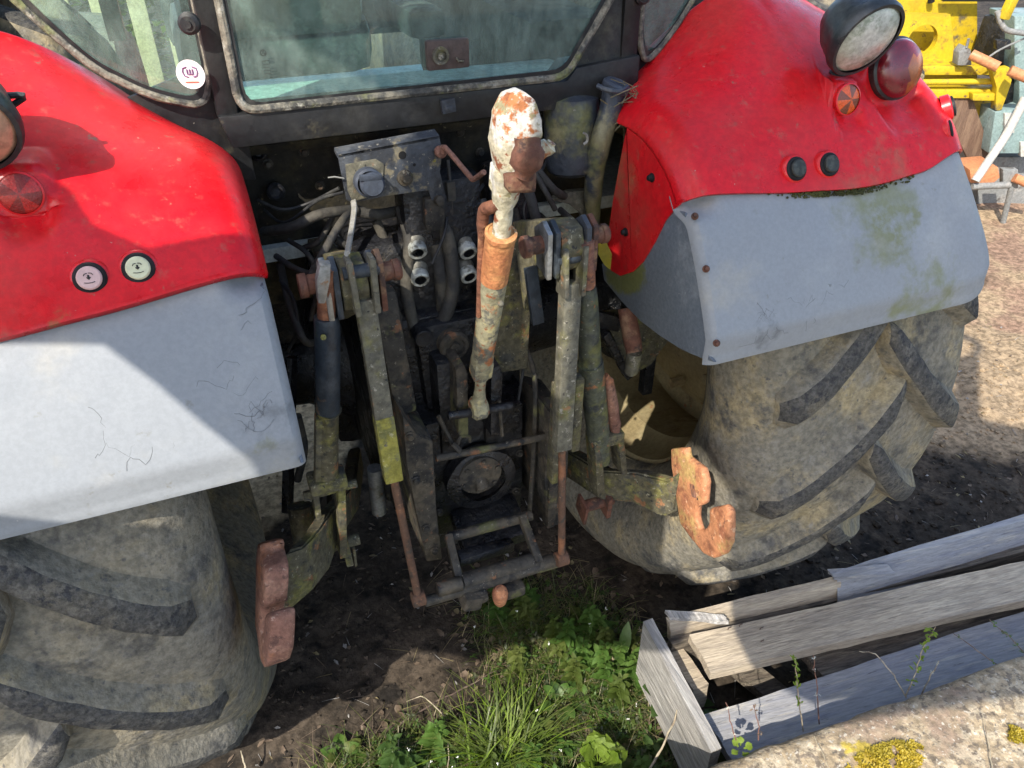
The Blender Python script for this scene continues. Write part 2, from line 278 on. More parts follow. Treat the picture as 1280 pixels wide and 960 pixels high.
# ------------------------------------------------------------------ ground and concrete ledge
def gz(x, y):
    return .028*noise.noise(V((x*1.3, y*1.3, 0)))+.016*noise.noise(V((x*6, y*6, 3)))+.007*noise.noise(V((x*22, y*22, 5)))
def ground():
    mb = MB(); xs = []; x = -60
    def axis(lo, hi, fl, fh, st):
        o = []; x = fl
        while x < fh: o.append(x); x += st
        o.append(fh); s = st; x = fh
        while x < hi: s *= 1.35; x += s; o.append(x)
        s = st; x = fl
        while x > lo: s *= 1.35; x -= s; o.insert(0, x)
        return o
    xs = axis(-120, 120, -1.7, 3.2, .028); ys = axis(-40, 200, -1.7, 1.6, .028)
    vs = [V((x, y, gz(x, y))) for y in ys for x in xs]; n = len(xs)
    mb.raw(vs, [(j*n+i, j*n+i+1, (j+1)*n+i+1, (j+1)*n+i) for j in range(len(ys)-1) for i in range(n-1)])
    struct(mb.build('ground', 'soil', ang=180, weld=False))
ground()
def ledge():
    mb = MB(); xs = [-.2+.03*i for i in range(100)]; prof = [(0, 0), (.004, .30), (.004, .375), (-.006, .392), (-.022, .399)]+[(-.05-.03*k, .4) for k in range(24)]+[(-3.0, .4)]
    vs = []
    for x in xs:
        for (dy, z) in prof:
            e = .010*noise.noise(V((x*5, z*9, 1)))+.007*noise.noise(V((x*19, z*19, dy*10)))
            h = .004*noise.noise(V((x*20, dy*20, 7))) if dy < -.03 else 0
            vs.append(V((x, -1.30-.062*(x-.3)+dy+e*(1 if dy > -.1 else .3), z+h-(.02*max(0, noise.noise(V((x*7, 2, 3)))) if -.03 < dy <= -.0 and z > .3 else 0))))
    n = len(prof); mb.raw(vs, [(i*n+j, i*n+j+1, (i+1)*n+j+1, (i+1)*n+j) for i in range(len(xs)-1) for j in range(n-1)])
    mb.raw([vs[j] for j in range(n)]+[V((-.2, -4.3, -.1)), V((-.2, -1.27, -.1))], [tuple(range(n+2))])
    struct(mb.build('concrete_ledge', 'concrete', ang=50))
ledge()
exec_parts = []

# ------------------------------------------------------------------ the tractor
TR = empty('tractor', (0, -.1, 0)); tag(TR, 'red farm tractor seen from behind with grey plastic fenders and rusty hitch', 'tractor')
AY, AZ = -.1, .87
def pol(x, th, r): return V((x, AY-r*math.cos(R(th)), AZ+r*math.sin(R(th))))
def bolt(p, n, r, m, parent, name='bolt'):
    n = V(n).normalized(); mb = MB(); mb.lathe([(r*1.5, 0), (r*1.5, .003), (r*1.05, .004), (r, .009), (r*.7, .011), (0, .011)], V(p)-n*.001, n, 10); mb.build(name, m, parent)

def wheel(s):
    wc = V((s*.87, AY, AZ)); W = empty('wheel', wc, TR)
    half = [(.20, .545), (.225, .556), (.235, .575), (.262, .60), (.300, .66), (.322, .72), (.318, .775), (.300, .820), (.276, .850), (.247, .866), (.19, .877), (.12, .884), (.05, .887), (0, .888)]
    prof = [(-a, r) for a, r in half]+[(a, r) for a, r in half[::-1][1:]]
    mb = MB(); n = 120; vs, fs = [], []
    for (x, r) in prof:
        for j in range(n):
            a = 2*math.pi*j/n; rr = r+.004*noise.noise(V((x*8, math.cos(a)*6, math.sin(a)*6+s)))
            z = rr*math.sin(a); y = rr*math.cos(a)
            lim = -.868
            xx = x*(1+.16*sstep(-.45, -.87, z)*(1 if r > .62 else 0))
            vs.append(V((xx, y, max(z, lim))))
    k = len(prof)
    for i in range(k-1):
        for j in range(n): fs.append((i*n+j, i*n+(j+1) % n, (i+1)*n+(j+1) % n, (i+1)*n+j))
    mb.raw([v+wc for v in vs], fs).build('tyre', 'rubber', W, ang=60)
    # rim: flange, barrel and dished disc
    rp = [(.205, .548), (.222, .572), (.216, .574), (.200, .556), (.19, .535), (.12, .525), (.08, .49), (-.05, .485), (-.10, .50), (-.12, .45), (-.06, .38), (-.05, .30), (-.02, .24), (-.02, 0)]
    mb = MB(); mb.lathe([(r, -s*a if s > 0 else a*1) for a, r in rp] if False else [(r, a) for a, r in rp], wc, V((-s, 0, 0)), 72)
    for q in range(10):
        a = 2*math.pi*q/10; p = wc+V((s*.04, .34*math.cos(a), .34*math.sin(a))); mb.cyl(p, p+V((-s*.05, 0, 0)), .018, 8)
    mb.build('rim', 'rim', W)
    # chevron lugs: one mesh for each half of the tread, turned about the axle
    N = 20
    for side in (-1, 1):
        mb = MB(); st = 12; rings = []
        for i in range(st+1):
            t = i/st; xo = -.030+t*.298; r0 = .887-.02*(xo/.27)**2 if xo < .25 else lerp(.869, .81, (xo-.25)/.06)
            cen = -(.275*(1-(1-t)**1.3))/.87
            wt = lerp(.031, .029, t); wb = wt+.030; hh = lerp(.046, .036, t*t)*(1-.25*sstep(.88, 1.0, t))
            if i in (0, st): wt *= .62; wb *= .72; hh *= .8
            ring = []
            for (off, h) in ((-wb-.006, -.008), (-wb+.006, .004), (-wt-.010, hh-.013), (-wt-.003, hh-.003), (-wt+.003, hh), (0, hh+.002), (wt-.003, hh), (wt+.003, hh-.003), (wt+.010, hh-.013), (wb-.006, .004), (wb+.006, -.008)):
                ph = cen+off/.87; rr = r0+h
                ring.append(V((side*xo, -rr*math.cos(ph), rr*math.sin(ph))))
            rings.append(ring)
        vs = [p+V(noise.noise_vector(p*30))*.003 for r_ in rings for p in r_]; K = 11
        for j in range(K-1):
            mb.mi = 0 if 3 <= j <= 6 else 1
            mb.raw([rg for i in range(st+1) for rg in (vs[i*K+j], vs[i*K+j+1])], [(2*i, 2*i+1, 2*i+3, 2*i+2) for i in range(st)])
        mb.mi = 1; mb.raw([vs[j] for j in range(K)][::-1], [tuple(range(K))]); mb.raw([vs[st*K+j] for j in range(K)], [tuple(range(K))])
        o0 = mb.build('tread_lug', ['lug_rubber', 'rubber'], None, ang=70)
        off = (.5 if side > 0 else 0)+(.18 if s < 0 else .42)
        for q in range(N):
            ang = 2*math.pi*(q+off)/N
            a = ang % (2*math.pi)
            o = o0 if q == 0 else o0.copy()
            if q: col.objects.link(o)
            o.location = wc; o.rotation_euler = (ang, 0, 0); attach(o, W)
for s in (1, -1): wheel(s)

# --- fenders
def split(x): x = abs(x); return 39.0+1.2*sstep(.62, .38, x)-1.0*math.exp(-((x-.78)/.14)**2)+1.6*sstep(.92, 1.05, x)
def kdip(x, th):
    x = abs(x); f = max(0, min(1.3, (th-40)/26))**2
    a = .275*max(0, (.705-x)/.33)**1.5 if x < .70 else 0
    b = .17*max(0, (x-.70)/.385)**1.7*max(0, min(1.4, (th-44)/30))**1.3 if x > .70 else 0
    return a*f+b
def edge2(x):
    x = abs(x); a = edge(x) if x > .5 else 0
    return a if x > .392 else -.030*(1-math.sqrt(max(0, 1-((.392-x)/.0185)**2)))
def edge(x):
    x = abs(x); a = 0
    if x < .43: a = -.052*(1-math.sqrt(max(0, 1-((.43-x)/.056)**2)))
    if x > 1.02: a = -.085*(1-math.sqrt(max(0, 1-((x-1.02)/.0655)**2)))
    return a
XS = [.3745, .3755, .378, .382, .388, .396, .406, .418]+[.43+.0085*i for i in range(70)]+[1.028, 1.038, 1.048, 1.058, 1.066, 1.073, 1.078, 1.082, 1.0845, 1.0855]
def pods(s): return ((.93, 51.5, .058), ((.785 if s > 0 else .672), 48.6 if s > 0 else 49.6, .030))
def podh(s, x, th):
    h = 0
    for (px, pt, a) in pods(s):
        dx = (abs(x)-px)/a; ds = R(pt-th)*.97/a          # ds > 0 is below the lamp
        if abs(dx) > 1.45 or ds < -2.6 or ds > 2.9: continue
        lw = sstep(1.42, 1.02, abs(dx))
        if ds < -.85: h += .84*a*sstep(-2.7, -.85, ds)*lw
        elif ds < .85: h += a*(.30-.73*ds-.14)*lw
        else: h -= .46*a*sstep(2.8, .85, ds)*sstep(1.25*(1-.25*sstep(.9, 2.8, ds)), .8*(1-.3*sstep(.9, 2.8, ds)), abs(dx))
    return h
def fender(s):
    # red shell
    mb = MB(); ths = []; NT = 190
    vs = []
    for x in XS:
        t0 = split(x)
        for j in range(NT+1):
            th = t0+(lerp(69.2, 118, sstep(.715, .775, x))-t0)*(j/NT)**1.25
            r = .976+edge(x)*(1+.9*sstep(1.02, 1.08, x)*sstep(45, 60, th))-kdip(x, th)+podh(s, x, th)+.0015*noise.noise(V((x*5, th*.08, s)))
            if j == 0: r -= .006
            vs.append(pol(s*x, th, r))
    n = NT+1; mb.raw(vs, [(i*n+j, i*n+j+1, (i+1)*n+j+1, (i+1)*n+j) for i in range(len(XS)-1) for j in range(NT)])
    shell = mb.build('fender', 'red', TR, ang=70)
    sm = shell.modifiers.new('thick', 'SOLIDIFY'); sm.thickness = .007; sm.offset = -1 if s > 0 else 1
    # outer skirt of the red shell and inner red wall
    wallp = [aX(a, b, .375) for a, b in ((855, 250), (842, 262), (830, 277), (818, 302), (803, 327), (790, 340), (775, 345), (763, 338), (757, 320), (761, 285), (766, 250), (776, 195), (783, 160))]
    arc = [pol(.375, th, .93-kdip(.375, th)) for th in (54, 51, 48, 45, 42.5, 41)]
    P = [V((s*p.x, p.y, p.z)) for p in wallp+arc]
    mb = MB(); mb.prism(P, (s*.006, 0, 0), .0015); mb.build('inner_wall', 'red', shell)
    # grey lower panel
    mb = MB(); vs = []; NT = 34
    for x in XS:
        t0 = 22.3+(4.6*((x-.98)/.106)**2.6 if x > .98 else 0)
        t1 = split(x)+1.5
        x1_ = x+.042*max(0, (x-.45)/.635)**2.2
        col_ = [pol(s*x1_, t0-.1, lerp(.948, .915, sstep(.378, .40, x))+edge2(x)), pol(s*x1_, lerp(t0-.1, t0-.75, sstep(.378, .40, x)), lerp(.949, .927, sstep(.378, .40, x))+edge2(x)), pol(s*x1_, lerp(t0-.1, t0-.95, sstep(.378, .40, x)), lerp(.950, .937, sstep(.378, .40, x))+edge2(x)), pol(s*x1_, t0-.85, .9460+edge2(x)), pol(s*x1_, t0-.4, .9500+edge2(x))]
        for j in range(NT+1):
            th = t0+(t1-t0)*j/NT
            xx_ = x+.042*sstep(41, 23, th)*max(0, (x-.45)/.635)**2.2
            lip = .016*max(0, min(1, (t0+2.2-th)/2.2))
            col_.append(pol(s*xx_, th, .967-lip+edge2(x)-.03*sstep(t1-4.5, t1-1.6, th)*sstep(.45, .40, x)+.0025*noise.noise(V((x*4, th*.15, 4+s)))))
        vs += col_
    n = NT+6; mb.raw(vs, [(i*n+j, i*n+j+1, (i+1)*n+j+1, (i+1)*n+j) for i in range(len(XS)-1) for j in range(n-1)])
    lp = mb.build('lower_panel', 'plastic', shell, ang=28)
    gp = [aX(a, b, .379) for a, b in ((893, 453), (880, 449), (865, 443), (850, 436), (825, 420), (800, 401), (777, 377), (755, 350), (752, 330))]+[V((.379, -.62, 1.3)), V((.379, -.70, 1.36)), V((.379, -.78, 1.46))]+[pol(.379, th, .945) for th in (39, 36, 32, 28, 25, 22.6)]
    P = [V((s*p.x, p.y, p.z)) for p in gp]
    mb = MB(); mb.prism(P, (s*.006, 0, 0), .0015); mb.build('inner_panel', 'plastic_dark', shell)
    for th in (24.2, 32.4, 38.2) if s > 0 else (): bolt(pol(s*.384, th, .966), pol(-.35, th, 1)-V((0, AY, AZ)), .0046, 'red_brown', shell)
    if s > 0:
        for q in ((815, 222), (782, 290)): bolt(aX(*q, .374), (-1, 0, 0), .006, 'black', shell)
    # rear lamps in their scoops
    for (px, pt, a), nm in zip(pods(s), ('tail_lamp', 'reflector')):
        c = pol(s*px, pt, .976+.30*a); nn = V((0, -math.cos(R(pt-36)), math.sin(R(pt-36))))
        if nm == 'tail_lamp':
            L_ = MB().lathe([(a*1.04, -.02), (a*1.06, .002), (a*.98, .006)], c, nn, 40).build(nm, 'lamp_shell', TR)
            mb = MB(); mb.lathe([(a*.98, .0), (a*.97, .010), (a*.85, .020), (a*.5, .027), (0, .029)], c, nn, 40)
            for f in mb.bm.faces:
                q = f.calc_center_median()-c
                if q.x*s > a*.1 and q.z < a*.45: f.material_index = 1
            mb.build('lens', ['lens_red', 'lens_amber'], L_)
        else:
            L_ = MB().lathe([(a*1.0, -.02), (a*1.02, .004), (a*.93, .005)], c, nn, 32).build(nm, 'red_plain', TR)
            mb = MB(); fr = frame(nn); vs = [c+nn*.013]; k = 32
            for j in range(k+1): an = 2*math.pi*j/k; vs.append(c+nn*.003+fr @ V((math.cos(an)*a*.93, math.sin(an)*a*.93, 0)))
            mb.raw(vs, [(0, j+1, j+2) for j in range(k)])
            for j, f in enumerate(mb.bm.faces): f.material_index = (j//4) % 2
            mb.build('lens', ['refl_a', 'refl_b'] if s < 0 else ['refl_c', 'refl_d'], L_, weld=False)
    # push buttons
    for i, (bx, bt) in enumerate(((.614, 41.4), (.692, 41.3)) if s > 0 else ((.607, 41.6), (.543, 41.8))):
        c = pol(s*bx, bt, .976); nn = V((0, -math.cos(R(bt-14)), math.sin(R(bt-14))))
        B_ = MB().lathe([(.0285, -.012), (.0275, .003), (.025, .007), (.0225, .008)], c, nn, 28).build('push_button', 'red_plain', TR)
        MB().lathe([(.0225, -.004), (.0225, .010), (.020, .0125), (.0165, .0125)], c, nn, 28).build('collar', 'black', B_)
        f = 'knob_dark' if s > 0 else ('knob_pink', 'knob_cream')[i]
        MB().lathe([(.0165, .005), (.0165, .0165), (.0145, .0185), (0, .019)], c, nn, 28).build('cap', f, B_)
        if s < 0:
            mb = MB(); fr = frame(nn); o = c+nn*.0193
            def ln(pts, r=.0006): mb.tube([o+fr @ V((x, y, 0)) for x, y in pts], r, 5)
            ln([(-.006, .0035), (-.0045, .006), (-.001, .0066)]); ln([(.006, .0035), (.0045, .006), (.001, .0066)]); ln([(0, .004), (0, -.001)], .0014); ln([(-.0025, .001), (0, -.002), (.0025, .001)], .0008); ln([(-.007, -.006), (-.002, -.007), (.003, -.007), (.007, -.006)], .0005)
            mb.build('symbol', 'mark', B_)
    if s > 0:
        for bx, bt in ((1.028, 43.4), (1.058, 46.5)):
            c = pol(bx, bt, .962); nn = (pol(0, bt-10, 1)-V((0, AY, AZ))+V((.9, 0, 0))).normalized()
            B_ = MB().lathe([(.028, -.012), (.027, .004), (.022, .007)], c, nn, 24).build('push_button', 'red_plain', TR)
            MB().lathe([(.022, 0), (.021, .011), (.014, .013), (0, .013)], c, nn, 24).build('cap', 'black', B_)
    # dents and scribbled scratches
    rnd = random.Random(3 if s > 0 else 9); mb = MB()
    spots = ((.60, 25.5, .020, 7), (.66, 27.5, .014, 3), (.50, 26, .03, 7), (.50, 25, .03, 5)) if s > 0 else ((-.58, 27, .03, 3), (-.63, 29, .02, 2), (-.44, 31, .02, 3), (-.43, 27.5, .022, 8), (-.42, 36, .012, 2))
    for (x, th, sp, k) in spots:
        for _ in range(k):
            p = [x+rnd.uniform(-sp, sp), th+rnd.uniform(-1.2, 1.2)]; pts = []; dv = [rnd.uniform(-.006, .006), rnd.choice((-1, 1))*rnd.uniform(.25, .5)]
            for q in range(rnd.randint(5, 12)):
                pts.append(pol(p[0], max(23.2, p[1]), .9672)); p[0] += dv[0]+rnd.uniform(-.004, .004); p[1] += dv[1]*.7+rnd.uniform(-.2, .2)
                if rnd.random() < .12: dv[1] *= -1
            mb.tube(pts, rnd.uniform(.0002, .0004), 4)
    mb.build('scratch_marks', 'scratch', shell)['kind'] = 'stuff'
    return shell
FR = fender(1); FL = fender(-1)
def worklamp(c, n, foot, lensm, rad=.072):
    n = V(n).normalized(); c = V(c)
    L_ = MB().lathe([(0, -.095), (rad*.35, -.092), (rad*.62, -.078), (rad*.86, -.05), (rad*.98, -.018), (rad*1.05, -.008), (rad*1.06, .004), (rad*1.02, .012), (rad*.93, .012)], c, n, 40).build('work_lamp', 'lamp_shell', TR)
    MB().lathe([(rad*.94, .006), (rad*.8, .015), (rad*.45, .022), (0, .024)], c, n, 40).build('lens', lensm, L_)
    mb = MB(); side = n.cross(V((0, 0, 1))).normalized(); b = c-n*.05
    f = V(foot)
    mb.tube([b-side*(rad*.8), b-side*(rad*1.08)+V((0, 0, -.005)), f+V((-.012, 0, .055)), f+V((-.008, 0, .012)), f], .0045, 8, sm=4)
    mb.tube([b-n*.03, (b-n*.03+f)/2, f+V((.004, 0, 0))], [.012, .014, .011], 10, sm=3)
    mb.cyl(f-V((0, 0, .012)), f+V((0, -.003, .006)), .017, 14)
    mb.build('bracket', 'lamp_shell', L_)
worklamp(aY(1081, 47, -.76), cr*.38-cu*.80-cf*.45, pol(.795, 52.3, .978), 'lamp_lens')
worklamp(aY(-56, 156, -.76), cr*.30-cu*.80-cf*.45, pol(-.69, 52.5, .978), 'lamp_lens_warm')
MB().cyl(pol(-.685, 52.4, .975), pol(-.685, 52.4, .992), .010, 10).build('rubber_grommet', 'iron', TR)
# seam moss on the fender joint
mb = MB(); rnd = random.Random(5)
for i in range(420):
    x = rnd.choice((rnd.gauss(.66, .035), rnd.gauss(.75, .02), rnd.uniform(.6, .9))); p = pol(x, split(x)-.15+rnd.uniform(-.45, .25), .971); mb.ball(p, rnd.uniform(.0010, .0030), 3)
mb.build('moss', 'moss_dark', FR)['kind'] = 'stuff'

# --- cab
CYR = -.47
def cabp(x, z, y=CYR): return V((x, y, z))
mb = MB(); mb.prism([cabp(-.37, 1.575, -.50), cabp(.37, 1.578, -.50), cabp(.415, 1.60, -.50), cabp(.455, 1.60, -.50), cabp(.455, 1.668, -.50), cabp(.31, 1.655, -.50), cabp(.29, 1.632, -.50), cabp(-.385, 1.632, -.50)], (0, .10, 0), .004)
CAB = mb.build('cab_frame', 'cab_black', TR)
mb = MB(); mb.prism([cabp(.315, 1.655, -.485), cabp(.42, 1.655, -.485), cabp(.42, 2.5, -.44), cabp(.415, 1.83, -.475)], (0, .03, 0), .002); mb.build('gusset', 'cab_grey', CAB)
for x0, x1 in ((.415, .455), (-.385, -.348)):
    mb = MB(); mb.box(((x0+x1)/2, -.455, 2.12), (x1-x0, .07, 1.0), None, .01); mb.build('pillar', 'cab_black', CAB)
for s in (1, -1):
    mb = MB(); mb.bar((s*.80, -.30, 1.78), (s*.78, -.22, 2.75), .06, .06); mb.build('pillar', 'cab_black', CAB)
    mb = MB(); mb.bar((s*.80, .25, 1.45), (s*.80, .30, 2.75), .05, .05); mb.build('pillar', 'cab_black', CAB)
    mb = MB(); mb.bar((s*.62, 1.35, 1.45), (s*.60, 1.2, 2.75), .06, .06); mb.build('pillar', 'cab_black', CAB)
mb = MB(); mb.prism([V((-.86, -.62, 2.72)), V((.86, -.62, 2.72)), V((.82, 1.3, 2.72)), V((-.82, 1.3, 2.72))], (0, 0, .22), .07); mb.build('roof', 'cab_black', CAB)
def window(poly, seal_r, offs=.0, nm='rear_window', ydir=None):
    P = [V(p) for p in poly]; n = len(P); loop = []
    for i in range(n):                                   # rounded corners
        a, b, c = P[i-1], P[i], P[(i+1) % n]
        d1 = min(.03, (a-b).length*.4); d2 = min(.03, (c-b).length*.4); p1 = b+(a-b).normalized()*d1; p2 = b+(c-b).normalized()*d2
        for t in (0, .25, .5, .75, 1): loop.append(p1*(1-t)**2+b*2*t*(1-t)+p2*t*t)
    g = MB(); g.raw([p+V((0, .004, 0)) for p in loop], [tuple(range(len(loop)))]); G = g.build(nm, 'glass', TR, nrm=False)
    cc = sum(loop, V())/len(loop)
    mb = MB(); mb.tube(loop+[loop[0]], seal_r, 8, cap=False).rough(.0012, 60); mb.build('seal', 'seal', G)
    inn = [p+(cc-p).normalized()*.017 for p in loop]
    mb = MB(); k = len(loop)
    mb.raw([p+V((0, .001, 0)) for p in loop]+[p+V((0, -.001, 0)) for p in inn], [(i, (i+1) % k, k+(i+1) % k, k+i) for i in range(k)]); mb.build('inner_seal', 'seal_black', G)
    return G
RW = window([cabp(-.345, 1.638, -.50), cabp(.287, 1.640, -.50), cabp(.418, 1.83, -.49), cabp(.42, 2.55, -.44), cabp(-.34, 2.55, -.44)], .0078)
def qw(s):
    q = [(.463, 2.45), (.463, 1.69), (.485, 1.645), (.53, 1.668), (.58, 1.712), (.634, 1.772), (.69, 1.845), (.735, 1.95), (.75, 2.1), (.75, 2.45)]
    q = q if s > 0 else [(x*.985-.075*(1 if x < .5 else .6 if x < .56 else .2), z) for x, z in q]
    pts = [V((s*x, -.475+max(0, x-.47)*.35, z)) for x, z in q]
    return window(pts, .0068, nm='quarter_window')
QR = qw(1); QL = qw(-1)
for s_ in (1, -1):
    mb = MB(); mb.prism([V((s_*.34, -.462, 1.50)), V((s_*.50, -.452, 1.52)), V((s_*.54, -.45, 1.66)), V((s_*.42, -.462, 1.70)), V((s_*.34, -.462, 1.66))], (0, .012, 0), .002); mb.build('corner_panel', 'cab_black', CAB)
# latch plate on the rear window and corner badges
a, b = aY(530, 49, -.50), aY(584, 83, -.50)
mb = MB(); rot = M.Rotation(R(0), 3, 'Y'); c = (a+b)/2; mb.box(c+V((0, -.008, 0)), (.083, .016, .052), rot, .005); H = mb.build('latch_plate', 'latch', RW)
mb = MB(); mb.lathe([(.016, 0), (.016, .004), (.011, .004), (.011, .001), (.006, .001), (.006, .005), (0, .005)], c+V((-.016, -.0155, 0)), (0, -1, 0), 20); mb.tube([c+V((.014, -.017, -.006)), c+V((.018, -.018, -.012)), c+V((.028, -.018, -.013))], .002, 6); mb.build('latch_ring', 'strut', RW)
def disc(c, n, r, m, parent, nm, ry=1):
    fr = frame(n); mb = MB(); k = 28; c = V(c)
    mb.raw([c+fr @ V((math.cos(2*math.pi*j/k)*r, math.sin(2*math.pi*j/k)*r*ry, 0)) for j in range(k)], [tuple(range(k))]); return mb.build(nm, m, parent, nrm=False)
qn = V((-.33, -1, 0)).normalized()
def onq(px, py):                                          # a point on the tilted pane of the left quarter window
    p0 = V((-.47, -.475, 0)); nn = V((.35, 1, 0)) ; nn = V((-.35, -1, 0)).normalized(); nn = V((-.33, -.94, 0))
    d = ray(px, py); t = (p0-CP).dot(nn)/d.dot(nn); return CP+d*t-V((0, .006, 0))
sp = onq(238, 92); disc(sp, qn, .0235, 'sticker', QL, 'sticker')
mb = MB(); fr = frame(qn)
def sl(pts, r=.0011): mb.tube([sp+qn*.0012+fr @ V((x, y, 0)) for x, y in pts], r, 5)
cx_ = [(-.0045, .0125), (-.011, .010), (-.012, .004), (-.010, -.002), (-.004, -.004)]
sl(cx_); sl([(-x, y) for x, y in cx_]); sl([(-.0045, .0085), (-.0045, .0005), (-.002, .0005), (0, .0015)], .0012); sl([(0, .0085), (0, .0015)], .0012); sl([(.0045, .0085), (.0045, .0005), (.002, .0005), (0, .0015)], .0012)
mb.build('sticker_emblem', 'sticker_ink', QL)
mb = MB(); sl([(-.011, -.012), (.011, -.012)], .001); mb.build('sticker_line', 'sticker_red', QL)
p = onq(237, 28); mb = MB(); mb.lathe([(.0175, 0), (.017, .008), (.012, .012), (.006, .012), (.006, .016), (0, .016)], p, qn, 24); mb.build('window_knob', 'seal_black', QL)
p = aY(802, -6, -.49); mb = MB(); mb.lathe([(.0175, 0), (.017, .008), (.012, .012), (.006, .012), (.006, .016), (0, .016)], p, (0, -1, 0), 24); mb.build('window_knob', 'seal_black', QR)
# glass maker's mark: small round badge above two lines
mb = MB(); o = aY(329, 66, -.503); mb.lathe([(.0042, 0), (.0055, 0)], o, (0, -1, 0), 16)
for i in range(3): an = R(90+120*i); mb.tube([o+V((math.cos(an)*.001, -.0005, math.sin(an)*.001)), o+V((math.cos(an)*.0035, -.0005, math.sin(an)*.0035))], .0009, 5)
q = o-V((-.001, 0, .016)); mb.tube([q+V((-.005, 0, .003)), q+V((.006, 0, .003)), q+V((.006, 0, -.003)), q+V((-.005, 0, -.003)), q+V((-.005, 0, .003))], .0005, 4)
for k in range(3): mb.tube([q+V((-.006, 0, -.008-.005*k)), q+V((.006, 0, -.008-.005*k))], .0004, 4)
mb.build('glass_mark', 'mark', RW)
# small bracket, drip strip and dirty ledge under the sill
c = aY(560, 132, -.505); mb = MB(); mb.box(c, (.028, .012, .026), M.Rotation(R(-6), 3, 'Y'), .002); mb.box(c+V((0, -.006, -.004)), (.014, .006, .010), None, .002); mb.build('sill_bracket', 'blue_grey', CAB)
mb = MB(); mb.prism([V((-.40, -.40, 1.578)), V((.42, -.40, 1.578)), V((.42, -.36, 1.18)), V((-.40, -.36, 1.18))], (0, .02, 0), 0)
FW = mb.build('firewall', 'firewall', TR)
mb = MB(); mb.box((0.0, -.425, 1.560), (.80, .05, .022), M.Rotation(R(24), 3, 'X'), .003); mb.build('drip_ledge', 'firewall', FW)
for (a, b) in ((345, 240), (322, 190)):
    p = aY(a, b, -.42); mb = MB(); mb.lathe([(.018, -.02), (.018, .004), (.013, .008), (.008, .004), (0, .004)], p, (0, -1, .3), 16); mb.build('grommet', 'grease', FW)
# cab interior
IN = MB().prism([V((-.76, -.40, 1.30)), V((.76, -.40, 1.30)), V((.70, 1.35, 1.24)), V((-.70, 1.35, 1.24))], (0, 0, .03), 0).build('cab_floor', 'interior_light', TR)
mb = MB(); mb.box((0, -.30, 1.58), (.80, .22, .06), None, .02); mb.box((.1, -.16, 1.50), (1.2, .10, .16), None, .02); mb.build('rear_shelf', 'interior_light', IN)
mb = MB(); mb.box((-.20, .28, 1.62), (.46, .46, .14), None, .05); mb.box((-.20, .06, 1.88), (.42, .12, .46), M.Rotation(R(8), 3, 'X'), .05); mb.build('driver_seat', 'seat', IN)
mb = MB(); mb.box((.16, .22, 1.66), (.10, .40, .07), None, .03); mb.tube([(.20, .38, 1.69), (.20, .40, 1.80)], .012, 8); mb.ball((.20, .40, 1.81), .022, 8); mb.build('armrest', 'interior', IN)
mb = MB(); mb.box((.47, .35, 1.52), (.24, 1.0, .34), None, .05)
for i in range(4): mb.tube([(.42+.04*i, .1, 1.68), (.42+.04*i, .12, 1.78)], .008, 6); mb.ball((.42+.04*i, .12, 1.79), .016, 6)
mb.build('side_console', 'interior', IN)
mb = MB(); mb.box((0, 1.10, 1.62), (.9, .12, .34), M.Rotation(R(-18), 3, 'X'), .05); mb.tube([(0, 1.0, 1.5), (0, .78, 1.86)], .04, 10); mb.build('dashboard', 'interior', IN)
mb = MB(); fr = frame((0, -.55, .8)); mb.tube([V((0, .76, 1.9))+fr @ V((math.cos(k*math.pi/16)*.2, math.sin(k*math.pi/16)*.2, 0)) for k in range(33)], .015, 8); mb.tube([V((0, .76, 1.9))+fr @ V((-.19, 0, 0)), V((0, .76, 1.88)), V((0, .76, 1.9))+fr @ V((.19, 0, 0))], .012, 8); mb.build('steering_wheel', 'interior', IN)
mb = MB(); mb.box((0, 2.3, 1.0), (.74, 2.1, .40), None, .12); mb.build('bonnet', 'red_plain', TR)
mb = MB(); mb.box((0, 2.3, .62), (.6, 2.0, .4), None, .05); mb.build('engine_block', 'grease', TR)
for s in (1, -1):
    mb = MB(); mb.lathe([(.3, -.2), (.55, -.22), (.66, -.15), (.68, 0), (.66, .15), (.55, .22), (.3, .2)], (s*.85, 2.6, .68), (1, 0, 0), 40); mb.build('front_tyre', 'rubber', TR)
# --- gearbox and axle housings
mb = MB()
mb.box((0, -.28, 1.0), (.38, .5, .72), None, .04); mb.box((0, -.50, 1.0), (.30, .14, .40), None, .03); mb.box((.0, -.52, .80), (.34, .16, .34), None, .03)
mb.box((0, .4, .9), (.5, 1.2, .6), None, .05)
mb.prism([V((-.09, -.60, 1.19)), V((.07, -.60, 1.19)), V((.06, -.60, 1.10)), (.045, -.60, .97), (-.075, -.60, .97), V((-.085, -.60, 1.1))], (0, .12, 0), .012)
for sx in (-.075, .055): mb.cyl((sx, -.615, 1.17), (sx, -.56, 1.17), .020, 14)
mb.rough(.003, 25); GB = mb.build('gearbox', 'grease', TR)
p = aY(568, 432, -.62); mb = MB(); mb.lathe([(.034, .03), (.034, -.002), (.029, -.008), (.022, -.008), (.020, -.003), (.012, -.003), (.010, -.010), (0, -.010)], p, (0, 1, 0), 24); mb.build('boss', 'iron', GB)
for s in (1, -1):
    mb = MB(); mb.lathe([(.20, .12), (.19, .2), (.13, .3), (.115, .5), (.16, .62), (.2, .64), (.2, .70)], (0, AY, AZ), (s, 0, 0), 28); mb.build('axle_housing', 'grease', TR)
    mb = MB(); mb.bar((s*.30, -.18, 1.02), (s*.36, -.30, 1.40), .09, .14, .02); mb.build('cab_mount', 'grease', TR)
